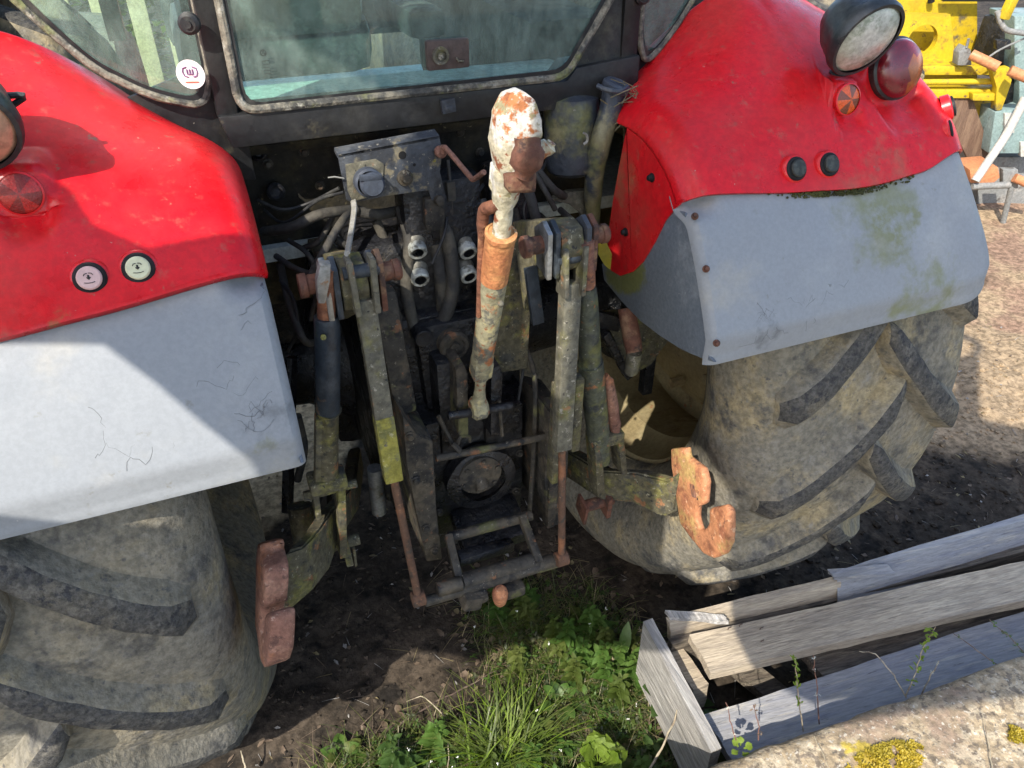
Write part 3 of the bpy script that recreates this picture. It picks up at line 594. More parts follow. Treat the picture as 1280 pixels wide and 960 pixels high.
# rockshaft with the lift arms
mb = MB(); mb.cyl((-.27, -.46, 1.28), (.25, -.46, 1.28), .055, 20); mb.build('rockshaft', 'grease', TR)
def plate(mb, pts, x, th): mb.prism([V((x-th/2, p[0], p[1])) for p in pts], (th, 0, 0), .004)
for s, xs_, y, z in ((-1, -.235, -.78, 1.425), (1, .165, -.78, 1.425)):
    mb = MB(); xm = xs_
    plate(mb, [(-.40, 1.34), (-.40, 1.21), (-.52, 1.20), (y-.02, z-.05), (y-.035, z-.01), (y-.02, z+.03), (y+.02, z+.035), (-.52, 1.36)], xm, .045)
    LA = mb.build('lift_arm', 'moss_iron', TR)
    mb = MB(); mb.cyl((xm-.085, y, z), (xm+.085, y, z), .017, 14); mb.cyl((xm-.088, y, z), (xm-.074, y, z), .021, 14); mb.cyl((xm+.07, y, z), (xm+.082, y, z), .019, 14); mb.build('pivot_pin', 'red_brown', LA)
    for dx, mm in ((-.046, 'steel'), (-.030, 'navy_steel'), (.032, 'blue_grey'), (.046, 'red_brown')):
        mb = MB(); mb.prism([V((xm+dx-.005, y-.03, z+.03)), V((xm+dx-.005, y+.0, z+.045)), V((xm+dx-.005, y+.035, z+.02)), V((xm+dx-.005, y+.02, z-.05)), V((xm+dx-.005, y-.03, z-.06))], (.010, 0, 0), .002); mb.build('spacer_plate', mm, LA)
# crank arm stubs on the housing, mossy
mb = MB(); mb.bar((.12, -.60, 1.36), (.10, -.62, 1.06), .10, .06, .012); mb.bar((.13, -.66, 1.36), (.135, -.69, 1.24), .028, .02, .004); mb.rough(.003, 40); mb.build('housing_lug', 'moss_iron', TR)
mb = MB(); mb.bar((.128, -.70, 1.34), (.138, -.72, 1.22), .026, .014, .003); mb.build('stay_plate', 'navy_steel', TR)
mb = MB(); mb.bar((-.15, -.60, 1.30), (-.14, -.64, 1.02), .05, .05, .012).rough(.004, 40); mb.build('housing_lug', 'iron', TR)

# --- lift rods (outer) : turnbuckle tubes down to the lower links
def liftrod_left():
    T = aY(408, 336, -.80); m1 = aY(408, 398, -.79); m2 = aY(409, 408, -.79); m3 = aY(410, 512, -.765); m4 = aY(409, 600, -.74); B = aY(417, 690, -.715)
    mb = MB(); mb.tube([T, lerp(T, m1, .5), m1], [.014, .015, .016], 12); LR = mb.build('lift_rod', 'rust', TR)
    mb = MB(); mb.tube([m1+V((0, 0, .004)), m2, m3], [.021, .0225, .0225], 18); mb.build('rod_tube', 'navy_steel', LR)
    mb = MB(); mb.tube([m3, lerp(m3, m4, .04), m4], [.025, .020, .023], 16); mb.bar(lerp(m3, m4, .05)+V((-.018, 0, 0)), m4+V((-.02, 0, 0)), .014, .03, .004); mb.rough(.002, 40); mb.build('rod_sleeve', 'moss_iron', LR)
    mb = MB(); d = (B-m4).normalized()
    mb.bar(m4+V((-.028, 0, .012)), m4+V((-.026, 0, 0))+d*.09, .012, .045, .003); mb.bar(m4+V((.026, 0, .012)), B+V((.018, 0, .0)), .016, .05, .003); mb.box(m4, (.075, .05, .03), None, .006); mb.cyl(m4+d*.03+V((-.05, 0, 0)), m4+d*.03+V((.06, 0, 0)), .010, 10); mb.rough(.0015, 50); mb.build('clevis', 'moss_iron', LR)
    mb = MB(); mb.prism([aY(396, 352, -.83), aY(400, 332, -.83), aY(414, 330, -.83), aY(413, 352, -.83), aY(407, 380, -.825), aY(398, 380, -.825)], (0, .02, 0), .003); mb.build('yoke_plate', 'steel', LR)
    MB().lathe([(.005, 0), (.005, .004), (0, .006)], aY(404, 421, -.815), (0, -1, .2), 10).build('grease_nipple', 'moss_yellow', LR)
liftrod_left()
def liftrod_right():
    T = aY(731, 300, -.80); m1 = aY(734, 358, -.795); m2 = aY(738, 452, -.77); m3 = aY(752, 575, -.74); B = aY(748, 625, -.72)
    mb = MB(); mb.tube([T, lerp(T, m1, .6), m1], [.018, .017, .016], 12); LR = mb.build('lift_rod', 'rust_pink', TR)
    mb = MB(); mb.tube([m1, lerp(m1, m2, .15), m2], [.017, .020, .0245], 18); mb.build('rod_tube', 'green_strut', LR)
    mb = MB(); mb.tube([m2, lerp(m2, m3, .03), lerp(m2, m3, .7), m3], [.028, .027, .027, .022], 18); mb.rough(.002, 40); mb.build('rod_sleeve', 'green_strut', LR)
    e = aY(762, 482, -.77); g = aY(770, 545, -.75); mb = MB(); mb.tube([aY(757, 470, -.77), e, lerp(e, g, .6), g], [.008, .012, .014, .012], 10, sm=3).rough(.003, 60); mb.build('lever', 'rust_pink', LR)
    mb = MB(); d = (B-m3)
    mb.bar(aY(742, 545, -.745), aY(746, 612, -.735), .020, .05, .004); mb.bar(aY(770, 540, -.745), aY(775, 585, -.74), .016, .05, .004); mb.box(aY(756, 545, -.745), (.08, .05, .03), None, .006); mb.rough(.0015, 50); mb.build('clevis', 'moss_iron', LR)
liftrod_right()
# --- pick-up hitch rods (inner) : box struts on clevises, then a thin rusty rod to the crossbar
def hitchrod(pts, wid, mm, rodm, tip, clev):
    a, b = pts[:2]; mb = MB(); mb.bar(a, b, wid, .03, .004, up=(0, -1, 0)).rough(.0012, 40); HR = mb.build('hitch_rod', mm, TR)
    for dx in (-wid*.56, wid*.56):
        mb = MB(); q = lerp(a, b, clev); mb.bar(a+V((dx, 0, .075)), q+V((dx*.85, -.004, 0)), .010, .042, .003); mb.build('clevis_cheek', 'strut', HR)
    mb = MB(); mb.cyl(a+V((-wid*.9, 0, .05)), a+V((wid*.9, 0, .05)), .012, 12); mb.build('clevis_pin', 'navy_steel', HR)
    if tip: 
        mb = MB(); mb.bar(lerp(a, b, .62), b+(b-a).normalized()*.004, wid*1.04, .033, .004, up=(0, -1, 0)).rough(.0012, 40); mb.build('sleeve', tip, HR)
    mb = MB(); mb.tube([lerp(a, b, .93), pts[2]], .0085, 10); mb.cyl(pts[2]+V((-.014, 0, 0)), pts[2]+V((.014, 0, 0)), .018, 14); mb.build('thin_rod', rodm, HR)
hitchrod([aY(455, 372, -.80), aY(491, 596, -.84), aY(523, 748, -.88)], .034, 'strut', 'rod_rust', 'moss_yellow', .06)
hitchrod([aY(713, 352, -.80), aY(702, 560, -.84), aY(702, 698, -.88)], .036, 'strut', 'rod_rust', None, .06)
mb = MB(); mb.bar(aY(697, 480, -.78), aY(690, 600, -.78), .016, .03, .003); mb.bar(aY(722, 470, -.80), aY(716, 560, -.80), .02, .03, .004); mb.build('guide_bar', 'moss_iron', TR)
# --- drawbar frame side plates
def sideplate(pts, th, mm):
    mb = MB(); mb.prism([aY(a, b, -.74) for a, b in pts], (0, .16, 0), .005); mb.rough(.0015, 30); return mb.build('drawbar_plate', mm, TR)
P1 = sideplate(((503, 520), (523, 545), (541, 552), (546, 640), (553, 700), (533, 703), (520, 640), (508, 580)), .16, 'iron')
P2 = sideplate(((686, 515), (712, 520), (710, 590), (700, 658), (684, 655), (681, 600)), .16, 'iron')
mb = MB(); mb.bar(aY(690, 505, -.72), aY(683, 650, -.72), .022, .06, .004); mb.build('drawbar_rail', 'iron', TR)
mb = MB(); mb.box(aY(522, 545, -.70), (.045, .06, .02), None, .004); mb.build('stop_block', 'blue_grey', P1)
mb = MB(); mb.tube([aY(545, 573, -.73), aY(612, 560, -.73), aY(684, 545, -.73)], .0085, 10, sm=3); mb.build('cross_rod', 'iron', TR)
mb = MB(); mb.tube([aY(548, 520, -.70), aY(566, 555, -.71), aY(576, 562, -.72)], .005, 6, sm=3); mb.tube([aY(572, 556, -.72), aY(576, 546, -.72), aY(586, 546, -.72), aY(588, 552, -.72)], .004, 6, sm=3); mb.tube([aY(566, 555, -.72), aY(576, 565, -.735)], .006, 6); mb.build('cotter_chain', 'iron', TR)
# PTO housing, shaft stub and back plate
mb = MB(); mb.box((.02, -.62, .80), (.24, .05, .34), None, .01); mb.box((.02, -.60, .62), (.22, .08, .12), None, .015); mb.lathe([(.085, 0), (.085, -.03), (.055, -.04)], aY(597, 590, -.66), (0, 1, 0), 24); mb.rough(.003, 30); PT = mb.build('pto_housing', 'grease', TR)
c = aY(597, 588, -.68); mb = MB(); mb.lathe([(.055, 0), (.052, .02), (.03, .024), (.0, .024)], c, (0, -1, 0), 20); mb.build('pto_flange', 'iron', PT)
mb = MB(); mb.cyl(c, aX(604, 612, .012), .0165, 16); mb.build('pto_shaft', 'iron', PT)
for k in range(6):
    an = R(60*k+20); mb = MB(); q = c+V((math.cos(an)*.043, -.018, math.sin(an)*.043)); mb.cyl(q, q-V((0, .008, 0)), .0055, 6); mb.build('bolt', 'iron', PT)
mb = MB(); mb.box((-.04, -.58, 1.0), (.05, .16, .26), None, .01); mb.box((.055, -.58, 1.0), (.03, .16, .24), None, .01); mb.rough(.002, 30)
TB = mb.build('top_link_bracket', 'grease', TR)
for a, b, c_, d_ in ((578, 462, 580, 545), (622, 462, 620, 545)):
    mb = MB(); mb.prism([aY(a-8, b, -.70), aY(a+3, b-6, -.70), aY(a+7, b+6, -.70), aY(c_+6, d_, -.72), aY(c_-7, d_, -.72)], (0, .12, 0), .005); mb.rough(.0015, 40); mb.build('bracket_ear', 'iron' if a < 600 else 'grease', TB)
mb = MB(); mb.cyl(aY(560, 520, -.73), aY(640, 507, -.73), .010, 10); mb.build('bracket_pin', 'grease', TB)
mb = MB(); mb.tube([aY(655, 430, -.62), aY(668, 470, -.66), aY(668, 545, -.70), aY(662, 640, -.70)], .006, 8, sm=4); mb.tube([aY(624, 500, -.72), aY(628, 545, -.73)], .004, 6); mb.build('steel_pipe', 'iron', TR)
# --- pick-up hitch frame, crossbar and orange ball pin
mb = MB(); mb.tube([aY(560, 672, -.76), aY(664, 644, -.76)], .013, 12); HT = mb.build('pickup_hitch', 'iron', TR)
for p, q in (((560, 668, -.765), (577, 738, -.87)), ((652, 645, -.765), (674, 704, -.87))):
    mb = MB(); mb.bar(aY(*p), aY(*q), .018, .024, .004); mb.build('side_bar', 'iron', HT)
mb = MB(); mb.tube([aY(531, 752, -.87), aY(612, 728, -.87), aY(696, 702, -.87)], .0125, 12); mb.cyl(aY(546, 737, -.865), aY(577, 729, -.865), .017, 12); mb.cyl(aY(672, 707, -.865), aY(695, 700, -.865), .018, 12); mb.build('cross_shaft', 'iron', HT)
mb = MB(); mb.tube([aY(578, 727, -.855), aY(672, 700, -.855)], .020, 14).rough(.002, 30); mb.build('shaft_tube', 'iron', HT)
mb = MB(); mb.box(aY(588, 747, -.88), (.045, .05, .04), M.Rotation(R(15), 3, 'Y'), .01); mb.box(aY(600, 742, -.88), (.03, .04, .03), None, .01); mb.build('latch_block', 'iron', HT)
mb = MB(); mb.box(aY(640, 733, -.87), (.05, .05, .03), None, .008); mb.build('pin_seat', 'iron', HT)
c = aY(625, 745, -.89); mb = MB(); mb.lathe([(0, -.03), (.009, -.028), (.014, -.02), (.0175, -.004), (.0185, .008), (.016, .02), (.010, .027), (0, .029)], c, (0, 0, 1), 20); mb.build('ball_pin', 'rust_light', HT)
mb = MB(); mb.box((.03, -.70, .66), (.17, .12, .05), M.Rotation(R(14), 3, 'X'), .01); mb.bar(aY(570, 700, -.80), aY(640, 680, -.78), .03, .03, .008); mb.rough(.006, 30); mb.build('drawbar', 'grease', TR)
for a_, b_, y_ in ((512, 545, -.742), (520, 600, -.742), (532, 660, -.742), (543, 688, -.742), (700, 535, -.742), (698, 580, -.742), (692, 630, -.742)):
    bolt(aY(a_, b_, y_), (0, -1, 0), .0075, 'iron', TR)
for x_, z_ in ((-.12, 1.17), (.11, 1.17), (-.13, 1.06), (.12, 1.06), (-.13, .95), (.12, .95), (-.03, 1.18), (.03, 1.18)): bolt((x_, -.572, z_), (0, -1, 0), .008, 'iron', TR)
for x_, z_ in ((-.08, .93), (.12, .93), (-.09, .82), (.13, .82), (-.08, .70), (.12, .70)): bolt((x_, -.646, z_), (0, -1, 0), .007, 'iron', TR)
for a_, b_ in ((335, 205), (380, 190), (400, 232), (640, 165), (600, 190), (575, 165)): bolt(aY(a_, b_, -.395), (0, -1, 0), .007, 'iron', TR)
for hp, hr_ in ((((322, 250, -.42), (352, 262, -.46), (384, 255, -.46), (424, 235, -.50)), .0035), (((330, 262, -.42), (356, 278, -.48), (398, 250, -.50), (430, 240, -.53)), .003), (((560, 250, -.52), (556, 290, -.56), (540, 330, -.58)), .003), (((620, 215, -.46), (598, 240, -.50), (590, 275, -.53)), .004), (((690, 190, -.46), (668, 230, -.52), (655, 265, -.56), (668, 300, -.57)), .0035), (((350, 350, -.52), (366, 372, -.56), (372, 410, -.58), (360, 440, -.55)), .0035), (((640, 400, -.6), (655, 440, -.63), (648, 500, -.66)), .0035)):
    MB().tube([aY(*q) for q in hp], hr_, 7, sm=6).build('cable', 'seal_black', TR)
# --- lower links with claw hooks
HK = ((835, 562), (853, 561), (855, 572), (875, 588), (878, 606), (876, 631), (868, 635), (867, 650), (871, 663), (877, 665), (883, 656), (884, 637), (902, 633), (908, 640), (909, 660), (908, 682), (901, 695), (889, 699), (875, 693), (861, 675), (846, 655), (840, 610), (835, 582))
def hook(x0, x1, dy, dz, mm):
    """claw hook: flat cheek with a latch and a jaw curling up at the rear"""
    out = [aX(a, b, .44) for a, b in HK]
    cen = sum(out, V())/len(out); out = out if x0 > 0 else [cen+(p-cen)*.86 for p in out]
    P = [V((x0+(0 if x0 > 0 else .26*(p.z-.74)), p.y+dy, p.z+dz)) for p in out]; xm = (x0+x1)/2
    mb = MB(); mb.prism(P, (x1-x0, 0, 0), .0075 if x0 > 0 else .010); mb.rough(.002, 50); H_ = mb.build('claw_hook', mm, TR, ang=65)
    for q, sx, sy, sz, m_, nm in (((0, 1.02, .034, .046, 'iron', 'latch_pocket'), (1, 1.10, .022, .034, 'rust_pink', 'latch')) if x0 > 0 else ((0, .5, .03, .05, 'red_brown', 'latch'),)):
        c = aX(864, 614, .44); mb = MB(); mb.box(V((xm+(0 if x0 > 0 else .03), c.y+dy-(0 if x0 > 0 else .012), c.z+dz)), (abs(x1-x0)*sx, sy, sz), M.Rotation(R(-32), 3, 'X'), .003); mb.build(nm, m_, H_)
    return H_
hr = V((.47, -.89, .78)); hl = V((-.495, -.85, .83))
hook(.445, .465, 0, 0, 'rust_light')
hook(-.518, -.473, .02, .065, 'rust_pink')
def llink(pts, mm, th):
    mb = MB(); vs = []; n = len(pts)
    for i in range(n-1):
        p, hp = pts[i]; q, hq = pts[i+1]
    for (p, h) in pts: vs += [p+V((-th/2, 0, h/2)), p+V((th/2, 0, h/2)), p+V((th/2, 0, -h/2)), p+V((-th/2, 0, -h/2))]
    fs = [(0, 1, 2, 3), tuple(4*(n-1)+k for k in (3, 2, 1, 0))]
    for i in range(n-1):
        for k in range(4): fs.append((4*i+k, 4*i+(k+1) % 4, 4*i+4+(k+1) % 4, 4*i+4+k))
    mb.raw(vs, fs); bmesh.ops.recalc_face_normals(mb.bm, faces=mb.bm.faces)
    bmesh.ops.bevel(mb.bm, geom=[e for e in mb.bm.edges if e.calc_face_angle(0) > .7], offset=.005, segments=2, affect='EDGES'); mb.rough(.0015, 40)
    return mb.build('lower_link', mm, TR)
llink([(V((.22, -.2, .55)), .09), (V((.30, -.52, .66)), .09), (aX(758, 605, .335), .095), (aX(800, 608, .40), .10), (aX(838, 622, .445), .12), (V((.462, -.865, .775)), .13)], 'moss_iron', .035)
llink([(V((-.20, -.2, .55)), .09), (V((-.27, -.52, .70)), .09), (aY(410, 660, -.70), .10), (aY(396, 690, -.77), .125), (aY(375, 715, -.83), .13), (V((-.468, -.845, .80)), .11)], 'moss_iron', .035)
mb = MB(); q = aX(748, 628, .32); mb.cyl(q+V((-.045, 0, 0)), q+V((.04, 0, 0)), .016, 12); mb.prism([q+V((-.05, -.03, .02)), q+V((-.05, .02, .03)), q+V((-.05, .03, -.02)), q+V((-.05, -.02, -.045))], (.008, 0, 0), .002); mb.prism([q+V((.01, -.035, .035)), q+V((.01, .02, .04)), q+V((.01, .025, -.03)), q+V((.01, -.03, -.035))], (.012, 0, 0), .002); mb.build('link_pin', 'red_brown', TR)
mb = MB(); q = aY(432, 690, -.70); mb.cyl(q+V((-.05, 0, .03)), q+V((.035, 0, .03)), .014, 12); mb.bar(q+V((.0, 0, .05)), q+V((.004, 0, -.03)), .016, .04, .003); mb.bar(q+V((.018, -.01, .02)), q+V((.016, -.01, -.035)), .006, .02, .002); mb.build('link_pin', 'moss_iron', TR)
# stabilizer in the shade behind the left link
mb = MB(); mb.tube([aY(375, 632, -.55), aY(384, 700, -.6)], [.03, .026], 14); mb.build('stabilizer', 'moss_iron', TR)
mb = MB(); mb.bar((-.27, -.35, .95), (-.36, -.55, .55), .03, .05, .005); mb.bar((-.33, -.3, 1.0), (-.42, -.42, .62), .02, .03, .004); mb.build('stabilizer_chain', 'grease', TR)
mb = MB(); mb.tube([aY(468, 585, -.55), aY(474, 640, -.55)], .018, 12); mb.build('hydraulic_ram', 'steel', TR)
# right side hanging lift cylinder end and green bracket
a = aX(783, 385, .40); b = aX(793, 440, .40); c = aX(789, 465, .40)
mb = MB(); mb.tube([a, lerp(a, b, .7), b], [.020, .021, .019], 14); RC = mb.build('ram', 'red_brown', TR); mb = MB(); mb.tube([b, c], [.018, .016], 14); mb.lathe([(.010, 0), (.0105, .006), (.006, .007), (0, .004)], c, c-b, 12); mb.build('ram_end', 'strut', RC)
mb = MB(); mb.prism([aY(757, 400, -.50), aY(800, 395, -.50), aY(840, 420, -.50), aY(815, 455, -.50), aY(790, 470, -.50), aY(770, 430, -.50)], (0, .05, 0), .004); mb.build('axle_bracket', 'moss_iron', TR)
mb = MB(); mb.bar(aY(755, 415, -.52), aY(785, 470, -.52), .03, .02, .003); mb.bar(aY(735, 395, -.50), aY(775, 405, -.50), .02, .04, .003); mb.build('brake_bracket', 'grease', TR)
mb = MB(); mb.bar(aY(812, 440, -.45), aY(806, 490, -.45), .03, .03, .003); mb.build('brake_stay', 'grease', TR)
# --- top link, parked upright
A = aX(598, 515, .0); Bm = aX(602, 455, .0); C1 = aX(625, 300, .0); D = aX(636, 205, .0)
mb = MB(); mb.tube([Bm, lerp(Bm, C1, .45), C1], [.021, .023, .024], 18).rough(.0012, 40); TL = mb.build('top_link', 'link_tube', TR)
mb = MB(); d = (C1-Bm).normalized(); mb.tube([lerp(Bm, C1, .72), C1+d*.016], [.0245, .0255], 20); mb.lathe([(.0255, 0), (.027, .004), (.027, .012), (.022, .014)], C1+d*.004, d, 20); mb.build('rusty_collar', 'link_rust', TL)
mb = MB(); mb.tube([Bm+d*.03, Bm, lerp(Bm, A, .25)], [.022, .023, .017], 14); mb.box(lerp(Bm, A, .06), (.040, .034, .05), frame(d), .006); mb.tube([lerp(Bm, A, .1), lerp(Bm, A, .5), lerp(Bm, A, .75)], [.013, .011, .015], 12); mb.build('lower_end', 'link_tube', TL)
mb = MB(); mb.cyl(lerp(Bm, A, .9)+V((-.017, 0, 0)), lerp(Bm, A, .9)+V((.017, 0, 0)), .026, 20, .25); mb.build('lower_eye', 'link_tube', TL)
mb = MB(); mb.tube([C1+d*.0, C1+d*.04, lerp(C1, D, .45), lerp(C1, D, .7), lerp(C1, D, .95)], [.016, .015, .016, .021, .025], 16, sm=2); mb.tube([aX(621, 205, -.01), aX(619, 232, -.01), aX(624, 255, -.008)], [.010, .010, .006], 10, sm=2); mb.rough(.003, 30); mb.build('upper_shank', 'link_paint', TL)
hc = aX(638, 178, 0); mb = MB()
ho = [(-.022, -.05), (-.030, .0), (-.026, .045), (-.008, .075), (.012, .082), (.032, .070), (.042, .040), (.046, .012), (.020, .004), (.030, -.03), (.024, -.06)]
mb.prism([hc+cr*x*.9+V((0, -.022, z*.92)) for x, z in ho], (0, .044, 0), .010); mb.rough(.003, 28); TH = mb.build('top_hook', 'link_paint', TL, ang=75)
mb = MB(); mb.tube([hc+cr*.008+V((0, -.034, -.038)), hc+cr*.012+V((0, -.036, -.012)), hc+cr*.014+V((0, -.030, .014))], [.016, .026, .020], 14, sm=3); mb.box(hc+cr*.006+V((0, -.024, -.05)), (.05, .028, .03), None, .008); mb.rough(.006, 30); mb.build('hook_ball', 'red_brown', TL, ang=70)
mb = MB(); mb.tube([hc+cr*.03+V((0, -.008, -.012)), hc+cr*.052+V((0, -.006, -.005)), hc+cr*.058+V((0, -.006, .002))], [.017, .013, .007], 10, sm=3); mb.build('release_lug', 'link_paint', TL)
mb = MB(); mb.tube([aX(623, 257, -.012), aX(611, 260, -.02), aX(604, 268, -.022), aX(601, 330, -.022), aX(599, 395, -.022)], [.007, .011, .010, .0065, .006], 10, sm=4); mb.build('locking_handle', 'rust', TL)
for a_, b_ in ((601, 381), (626, 380)): 
    p = aX(a_, b_, -.0); mb = MB(); mb.ball(p, .006, 6); mb.build('pin_end', 'strut', TL)
mb = MB(); p = aX(600, 438, 0)+V((0, -.022, 0)); mb.box(p, (.022, .008, .03), frame(d), .003); mb.build('rust_tab', 'rust', TL)
# --- socket plate, lever and couplers
SY = -.56
pl = [(422, 193), (549, 169), (553, 190), (550, 215), (558, 248), (540, 252), (536, 238), (520, 240), (478, 246), (441, 254), (433, 250)]
mb = MB(); mb.prism([aY(a, b, SY) for a, b in pl], (0, .006, 0), .0015); mb.prism([aY(a, b, SY) for a, b in ((422, 193), (549, 169), (549, 174), (422, 198))], (0, .03, .004), .001); SP = mb.build('socket_plate', 'blue_grey', TR)
mb = MB(); mb.prism([aY(a, b, SY-.003) for a, b in ((432, 206), (470, 199), (480, 205), (478, 236), (476, 243), (441, 252), (435, 240))], (0, .004, 0), .001); mb.build('socket_base', 'strut', SP)
c = aY(459, 226, SY-.003); mb = MB(); mb.lathe([(.027, 0), (.027, .02), (.023, .024)], c, (0, -1, .1), 24); mb.lathe([(.023, .018), (.023, .028), (.019, .033), (0, .034)], c+V((.004, 0, -.002)), (0, -1, .1), 24); mb.bar(c+V((-.02, -.03, .018)), c+V((.022, -.03, .016)), .007, .012, .003); mb.build('socket_cap', 'navy_cap', SP)
for a_, b_, r_, m_ in ((503, 194, .0075, 'black'), (518, 206, .003, 'black'), (543, 201, .003, 'moss_yellow')): disc(aY(a_, b_, SY-.0012), (0, -1, 0), r_, m_, SP, 'hole')
c = aY(506, 222, SY); mb = MB(); mb.lathe([(.016, 0), (.015, .006), (.010, .008), (.008, .014), (0, .015)], c, (0, -1, .1), 16); mb.build('bolt', 'iron', SP)
mb = MB(); mb.prism([aY(a, b, SY) for a, b in ((531, 250), (556, 246), (556, 283), (549, 289), (535, 289), (532, 282))], (0, .02, 0), .003); mb.lathe([(.011, 0), (.010, .01), (.005, .012), (0, .012)], aY(548, 250, SY), (.2, -1, .2), 10); mb.build('relay_block', 'iron', SP)
c = aY(549, 189, SY); mb = MB(); mb.lathe([(.011, 0), (.012, .01), (.008, .014), (0, .014)], c, (.2, -1, .1), 14); mb.tube([c+V((.004, -.014, .0)), aY(556, 184, -.58), aY(586, 219, -.63), aY(592, 224, -.64), aY(605, 215, -.68)], .0052, 8, sm=3); mb.build('control_lever', 'rust_pink', TR)
c = aY(564, 255, -.54); mb = MB(); mb.tube([aY(560, 200, -.52), aY(563, 232, -.54), c+V((0, 0, -.02))], .0035, 6); mb.box(aY(563, 238, -.54), (.018, .018, .04), None, .003); mb.build('cable_end', 'hose', TR)
for i, (q0, q1, e) in enumerate((((516, 250, -.48), (519, 285, -.50), (523, 318, -.56)), ((520, 300, -.48), (523, 325, -.51), (526, 352, -.57)), ((566, 270, -.48), (572, 290, -.50), (587, 318, -.56)), ((560, 308, -.48), (570, 322, -.51), (588, 348, -.57)))):
    a, b, c = aY(*q0), aY(*q1), aY(*e); d = (c-b).normalized(); d = (d+V((0, -.8, -.35))).normalized()
    b2 = c-d*.060
    mb = MB(); mb.tube([a, lerp(a, b2, .6), b2], [.023, .023, .019], 14, sm=3); mb.lathe([(.019, -.0), (.0215, .006), (.0215, .012), (.0195, .014), (.0195, .018), (.0215, .020), (.0215, .03), (.0185, .034), (.0185, .046)], b2, d, 20); K = mb.build('coupler', 'coupler', TR)
    mb = MB(); mb.lathe([(.0185, .038), (.0195, .044), (.0195, .056), (.0165, .059), (.0120, .057)], b2, d, 22); mb.build('coupler_ring', 'coupler_end', K); mb = MB(); mb.lathe([(.0120, .057), (.0105, .035), (.005, .036), (.004, .047), (0, .047)], b2, d, 16); mb.build('coupler_bore', 'grease', K)
mb = MB(); mb.box((.005, -.50, 1.33), (.17, .08, .30), None, .02); mb.box((.0, -.52, 1.40), (.05, .05, .10), None, .01); mb.box((.16, -.48, 1.36), (.10, .08, .24), None, .03); mb.build('valve_block', 'grease', TR)
for hp, hr_ in ((((330, 290, -.46), (365, 284, -.52), (400, 268, -.53), (445, 262, -.50)), .0105), (((388, 345, -.62), (405, 315, -.60), (425, 280, -.55), (440, 262, -.50)), .008), (((440, 262, -.49), (470, 268, -.50), (505, 262, -.48)), .011), (((652, 215, -.56), (664, 250, -.58), (676, 300, -.58), (680, 340, -.52)), .011), (((662, 200, -.5), (690, 235, -.54), (705, 245, -.50)), .009), (((676, 300, -.56), (702, 305, -.58), (716, 280, -.56), (700, 262, -.50)), .007), (((640, 262, -.52), (650, 300, -.55), (655, 345, -.50)), .013), (((668, 185, -.48), (672, 160, -.46), (688, 140, -.44)), .0075), (((350, 330, -.5), (362, 380, -.55), (380, 425, -.6), (395, 428, -.55)), .0075), (((420, 300, -.48), (470, 330, -.50), (500, 400, -.55)), .009), (((545, 305, -.53), (552, 350, -.55), (555, 400, -.55)), .016), (((372, 600, -.4), (380, 560, -.42), (372, 520, -.45)), .010), (((500, 258, -.50), (512, 300, -.53), (508, 360, -.55), (520, 420, -.57)), .013), (((545, 270, -.52), (560, 300, -.55), (566, 360, -.57), (552, 410, -.58)), .015), (((600, 250, -.52), (612, 290, -.55), (606, 350, -.57), (618, 410, -.58)), .013), (((640, 215, -.50), (632, 250, -.53), (645, 300, -.56), (640, 360, -.58)), .011), (((345, 320, -.50), (368, 335, -.56), (395, 345, -.6)), .006), (((360, 300, -.48), (385, 318, -.52), (398, 350, -.56), (388, 400, -.55)), .005), (((470, 275, -.48), (486, 320, -.50), (482, 380, -.52)), .010), (((668, 215, -.53), (682, 240, -.56), (694, 262, -.56)), .006), (((420, 262, -.49), (400, 300, -.52), (380, 310, -.50)), .006)):
    MB().tube([aY(*q) for q in hp], hr_, 10, sm=5).build('hose', 'hose', TR)
mb = MB(); q = [aY(*x) for x in ((441, 252, -.575), (442, 262, -.60), (439, 285, -.66), (433, 318, -.79))]; mb.tube(q, .0042, 6, sm=4); mb.tube([p+V((.004, 0, .002)) for p in q], .0028, 6, sm=4); mb.tube([aY(430, 223, -.565), aY(418, 221, -.57), aY(410, 222, -.57)], .0015, 5); mb.build('tie_wire', 'wire', TR)
# round pump face, canister and filler neck to the right
mb = MB(); mb.lathe([(.0, -.02), (.03, -.02), (.032, -.01), (.06, -.008), (.066, .0), (.066, .1)], aY(672, 318, -.55), (.1, 1, 0), 28)
for k in range(6): an = R(60*k); q = aY(672, 318, -.555)+V((math.cos(an)*.047, -.008, math.sin(an)*.047)); mb.cyl(q, q-V((0, .008, 0)), .006, 6)
mb.build('pump', 'grease', TR)
ct, cb = aY(722, 128, -.50), aY(722, 225, -.52)
mb = MB(); mb.lathe([(0, 0), (.035, .002), (.052, .012), (.058, .03), (.060, .13), (.057, .16), (.03, .17)], cb+V((0, .03, 0)), ct-cb, 32); CN = mb.build('canister', 'canister', TR)
mb = MB(); q = aY(731, 173, -.55); mb.tube([q+V((-.004, 0, .012)), q+V((.004, 0, .006)), q+V((.006, 0, -.006)), q+V((-.002, 0, -.012))], .0028, 6, sm=3); mb.build('canister_tab', 'wire', CN)
mb = MB(); mb.tube([aY(768, 112, -.53), aY(762, 140, -.54), aY(750, 180, -.55), aY(742, 230, -.53), aY(740, 285, -.50)], [.024, .023, .022, .020, .018], 16, sm=4); FN = mb.build('filler_neck', 'canister', TR)
mb = MB(); mb.lathe([(.024, 0), (.029, .002), (.029, .014), (.024, .018), (0, .018)], aY(768, 113, -.535), (.25, -.2, 1), 24); mb.tube([aY(747, 107, -.55), aY(757, 112, -.565), aY(775, 114, -.57), aY(784, 108, -.55)], .005, 8, sm=3); mb.build('filler_cap', 'navy_cap', FN)
